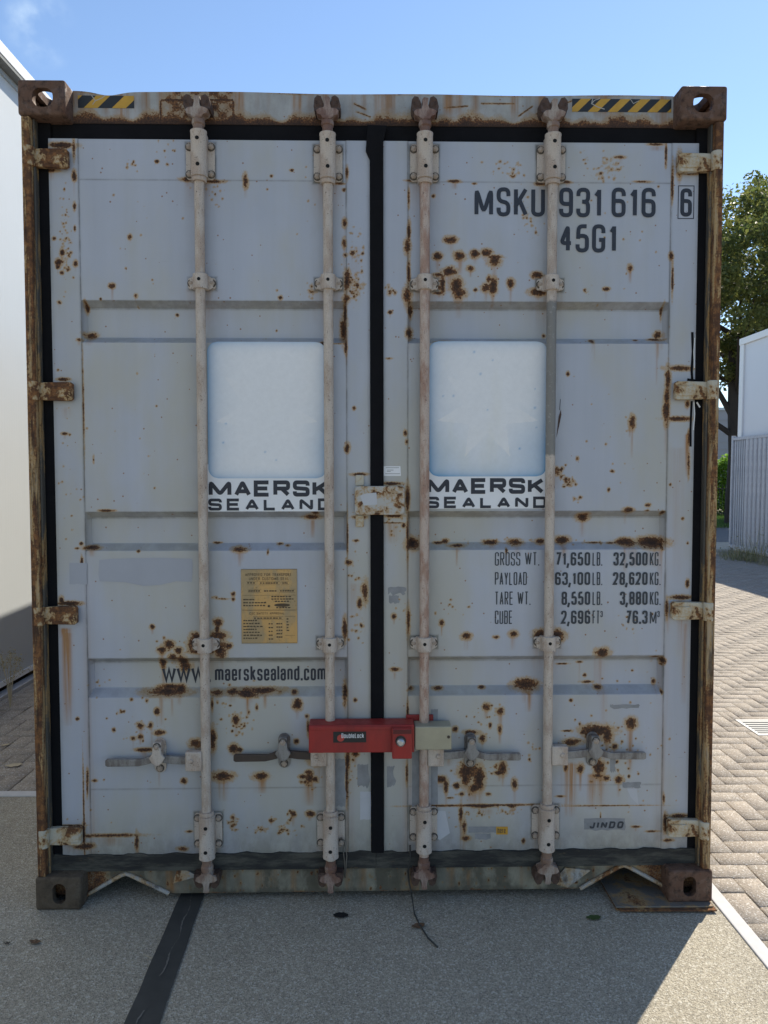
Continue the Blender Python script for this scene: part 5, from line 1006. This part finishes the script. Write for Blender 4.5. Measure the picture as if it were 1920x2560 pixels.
px_m = MB().box(-.05, .05, -.05, .05, 0, 1.42).mesh('post', 'iron')
pxx = tp(1825, yD+2.72)[0]-8
for k in range(-1, 3):
    o = bpy.data.objects.new('post', px_m); C.objects.link(o); o.parent = Ra; o.location.x = pxx+k*2.6
for k in range(100):
    o = bpy.data.objects.new('bar', bar_m); C.objects.link(o); o.parent = Ra; o.location = (.12+k*.128, 0, 0)
M['blade'] = mat_leaf('lawn grass blade', (.05, .11, .018), (.09, .17, .03), .3); M['dryblade'] = mat_leaf('dry weed', (.22, .20, .10), (.36, .30, .17), .3); M['weed'] = mat_leaf('dusty green weed', (.14, .16, .07), (.30, .28, .15), .3)
def blades(name, pts, h, wd_, mat, parent=None, seed=1, lean=.35):
    rg = np.random.default_rng(seed); n_ = len(pts); hh = h*rg.uniform(.5, 1.2, (n_, 1)); t_ = rg.uniform(0, 6.28, n_); dr_ = np.stack([np.cos(t_), np.sin(t_), 0*t_], 1); up = np.array([0, 0, 1.])
    ln = dr_*hh*lean*rg.uniform(.1, 1.4, (n_, 1)); side_ = np.stack([-np.sin(t_+.8), np.cos(t_+.8), 0*t_], 1)*wd_
    V = np.stack([pts-side_, pts+side_, pts+side_*.7+up*hh*.55+ln*.4, pts-side_*.7+up*hh*.55+ln*.4, pts+up*hh+ln, pts+up*hh+ln+side_*.15], 1).reshape(-1, 3); b = np.arange(n_)[:, None]*6
    Fc = np.concatenate([b+[0, 1, 2, 3], b+[3, 2, 5, 4]]); return np_mesh(name, V, Fc, mat, parent, attrs={'tone': ('FACE', np.tile(rg.uniform(0, 1, n_), 2))})
rg = np.random.default_rng(6); nG = 45000; o = blades('lawn', np.stack([rg.uniform(7, 18, nG), rg.uniform(yC, yD+1.5, nG), np.zeros(nG)], 1), .13, .006, 'blade'); o['kind'] = 'stuff'; tag(o, 'green grass verge between the road and the railing', None)
M['siding'] = mat_plain('grey horizontal siding', (.30, .32, .36), .6, 0, .06, 1)
bx_, by_ = tp(1780, 47); Gh = empty('grey_hall', (bx_, by_, 0), 'long low grey hall far beyond the hedge', 'building'); zroof = CW.z+47*(1192-1013)/F
m = MB(); m.box(-3, 40, 0, 14, 0, zroof-.12); m.build('wall', 'siding', Gh); m = MB()
for k in range(12): m.box(-3.01, 40.01, -.03, 0, .3+k*.45, .33+k*.45)
m.build('siding_joint', 'siding', Gh); m = MB(); m.box(-3.1, 40.1, -.08, 14.1, zroof-.119, zroof+.05); m.build('roof', 'flash', Gh)

# weeds along the fence foot, each tuft its own plant; dried weed by the white wall
rg = np.random.default_rng(12)
spots = [(1826, 1392, .22, 'low green tuft at the far end of the fence foot'), (1846, 1398, .5, 'tall dry seed stalks beside the far fence slats'), (1862, 1400, .25, 'short dusty weed under the fence rail'), (1893, 1405, .55, 'bushy pale weed leaning on the fence near the right edge'), (1908, 1400, .7, 'tallest pale weed against the fence at the right edge'), (1879, 1404, .3, 'sparse weed between the two bushier weeds at the fence'), (1824, 1400, .15, 'small green clump in front of the fence post'), (1918, 1412, .35, 'clump of weeds cut off by the right edge')]
for i, (px, py, h, lab) in enumerate(spots):
    x, y = G(px, py); r_ = empty('weed', (x, y, 0), lab, 'weed', 'weeds along the fence foot'); n_ = 26 if h > .3 else 60
    blades('stem', rg.normal(0, .11, (n_, 3))*np.array([1, 1.2, 0]), h, .004, 'dryblade' if i in (1, 4) else 'weed', r_, i+20, .4)
    q = rg.normal(0, 1, (26, 3))*np.array([.11, .15, .2*h]) + np.array([0, 0, h*.55]); q[:, 2] = np.abs(q[:, 2]); leaf_cloud('leaves', 'weed', q, .018, r_, .4, i+40)
x, y = G(6, 1768); Wd = empty('dry_weed', (x+.06, y-.02, 0), 'dried branching weed in front of the white wall at the left edge', 'weed'); m = MB()
tops = []
for k in range(7):
    a_ = rg.uniform(0, 6.28); l_ = rg.uniform(.18, .36); e_ = np.array([math.cos(a_)*.07, math.sin(a_)*.07, l_]) if k else np.array([.01, 0, .38]); m.tube([(0, 0, 0), (e_[0]*.3, e_[1]*.3, l_*.5), tuple(e_)], [.004, .003, .0015], 5)
    for j in range(4): s0 = e_*rg.uniform(.55, .95); s1 = s0+np.array([rg.normal(0, .03), rg.normal(0, .03), rg.uniform(.01, .06)]); m.tube([tuple(s0), tuple(s1)], .0012, 4); tops.append(s1)
    tops.append(e_)
m.build('stem', 'straw', Wd); q = np.concatenate([t_+rg.normal(0, .013, (14, 3)) for t_ in tops]); leaf_cloud('seed_heads', 'dryblade', q, .006, Wd, .2, 77)
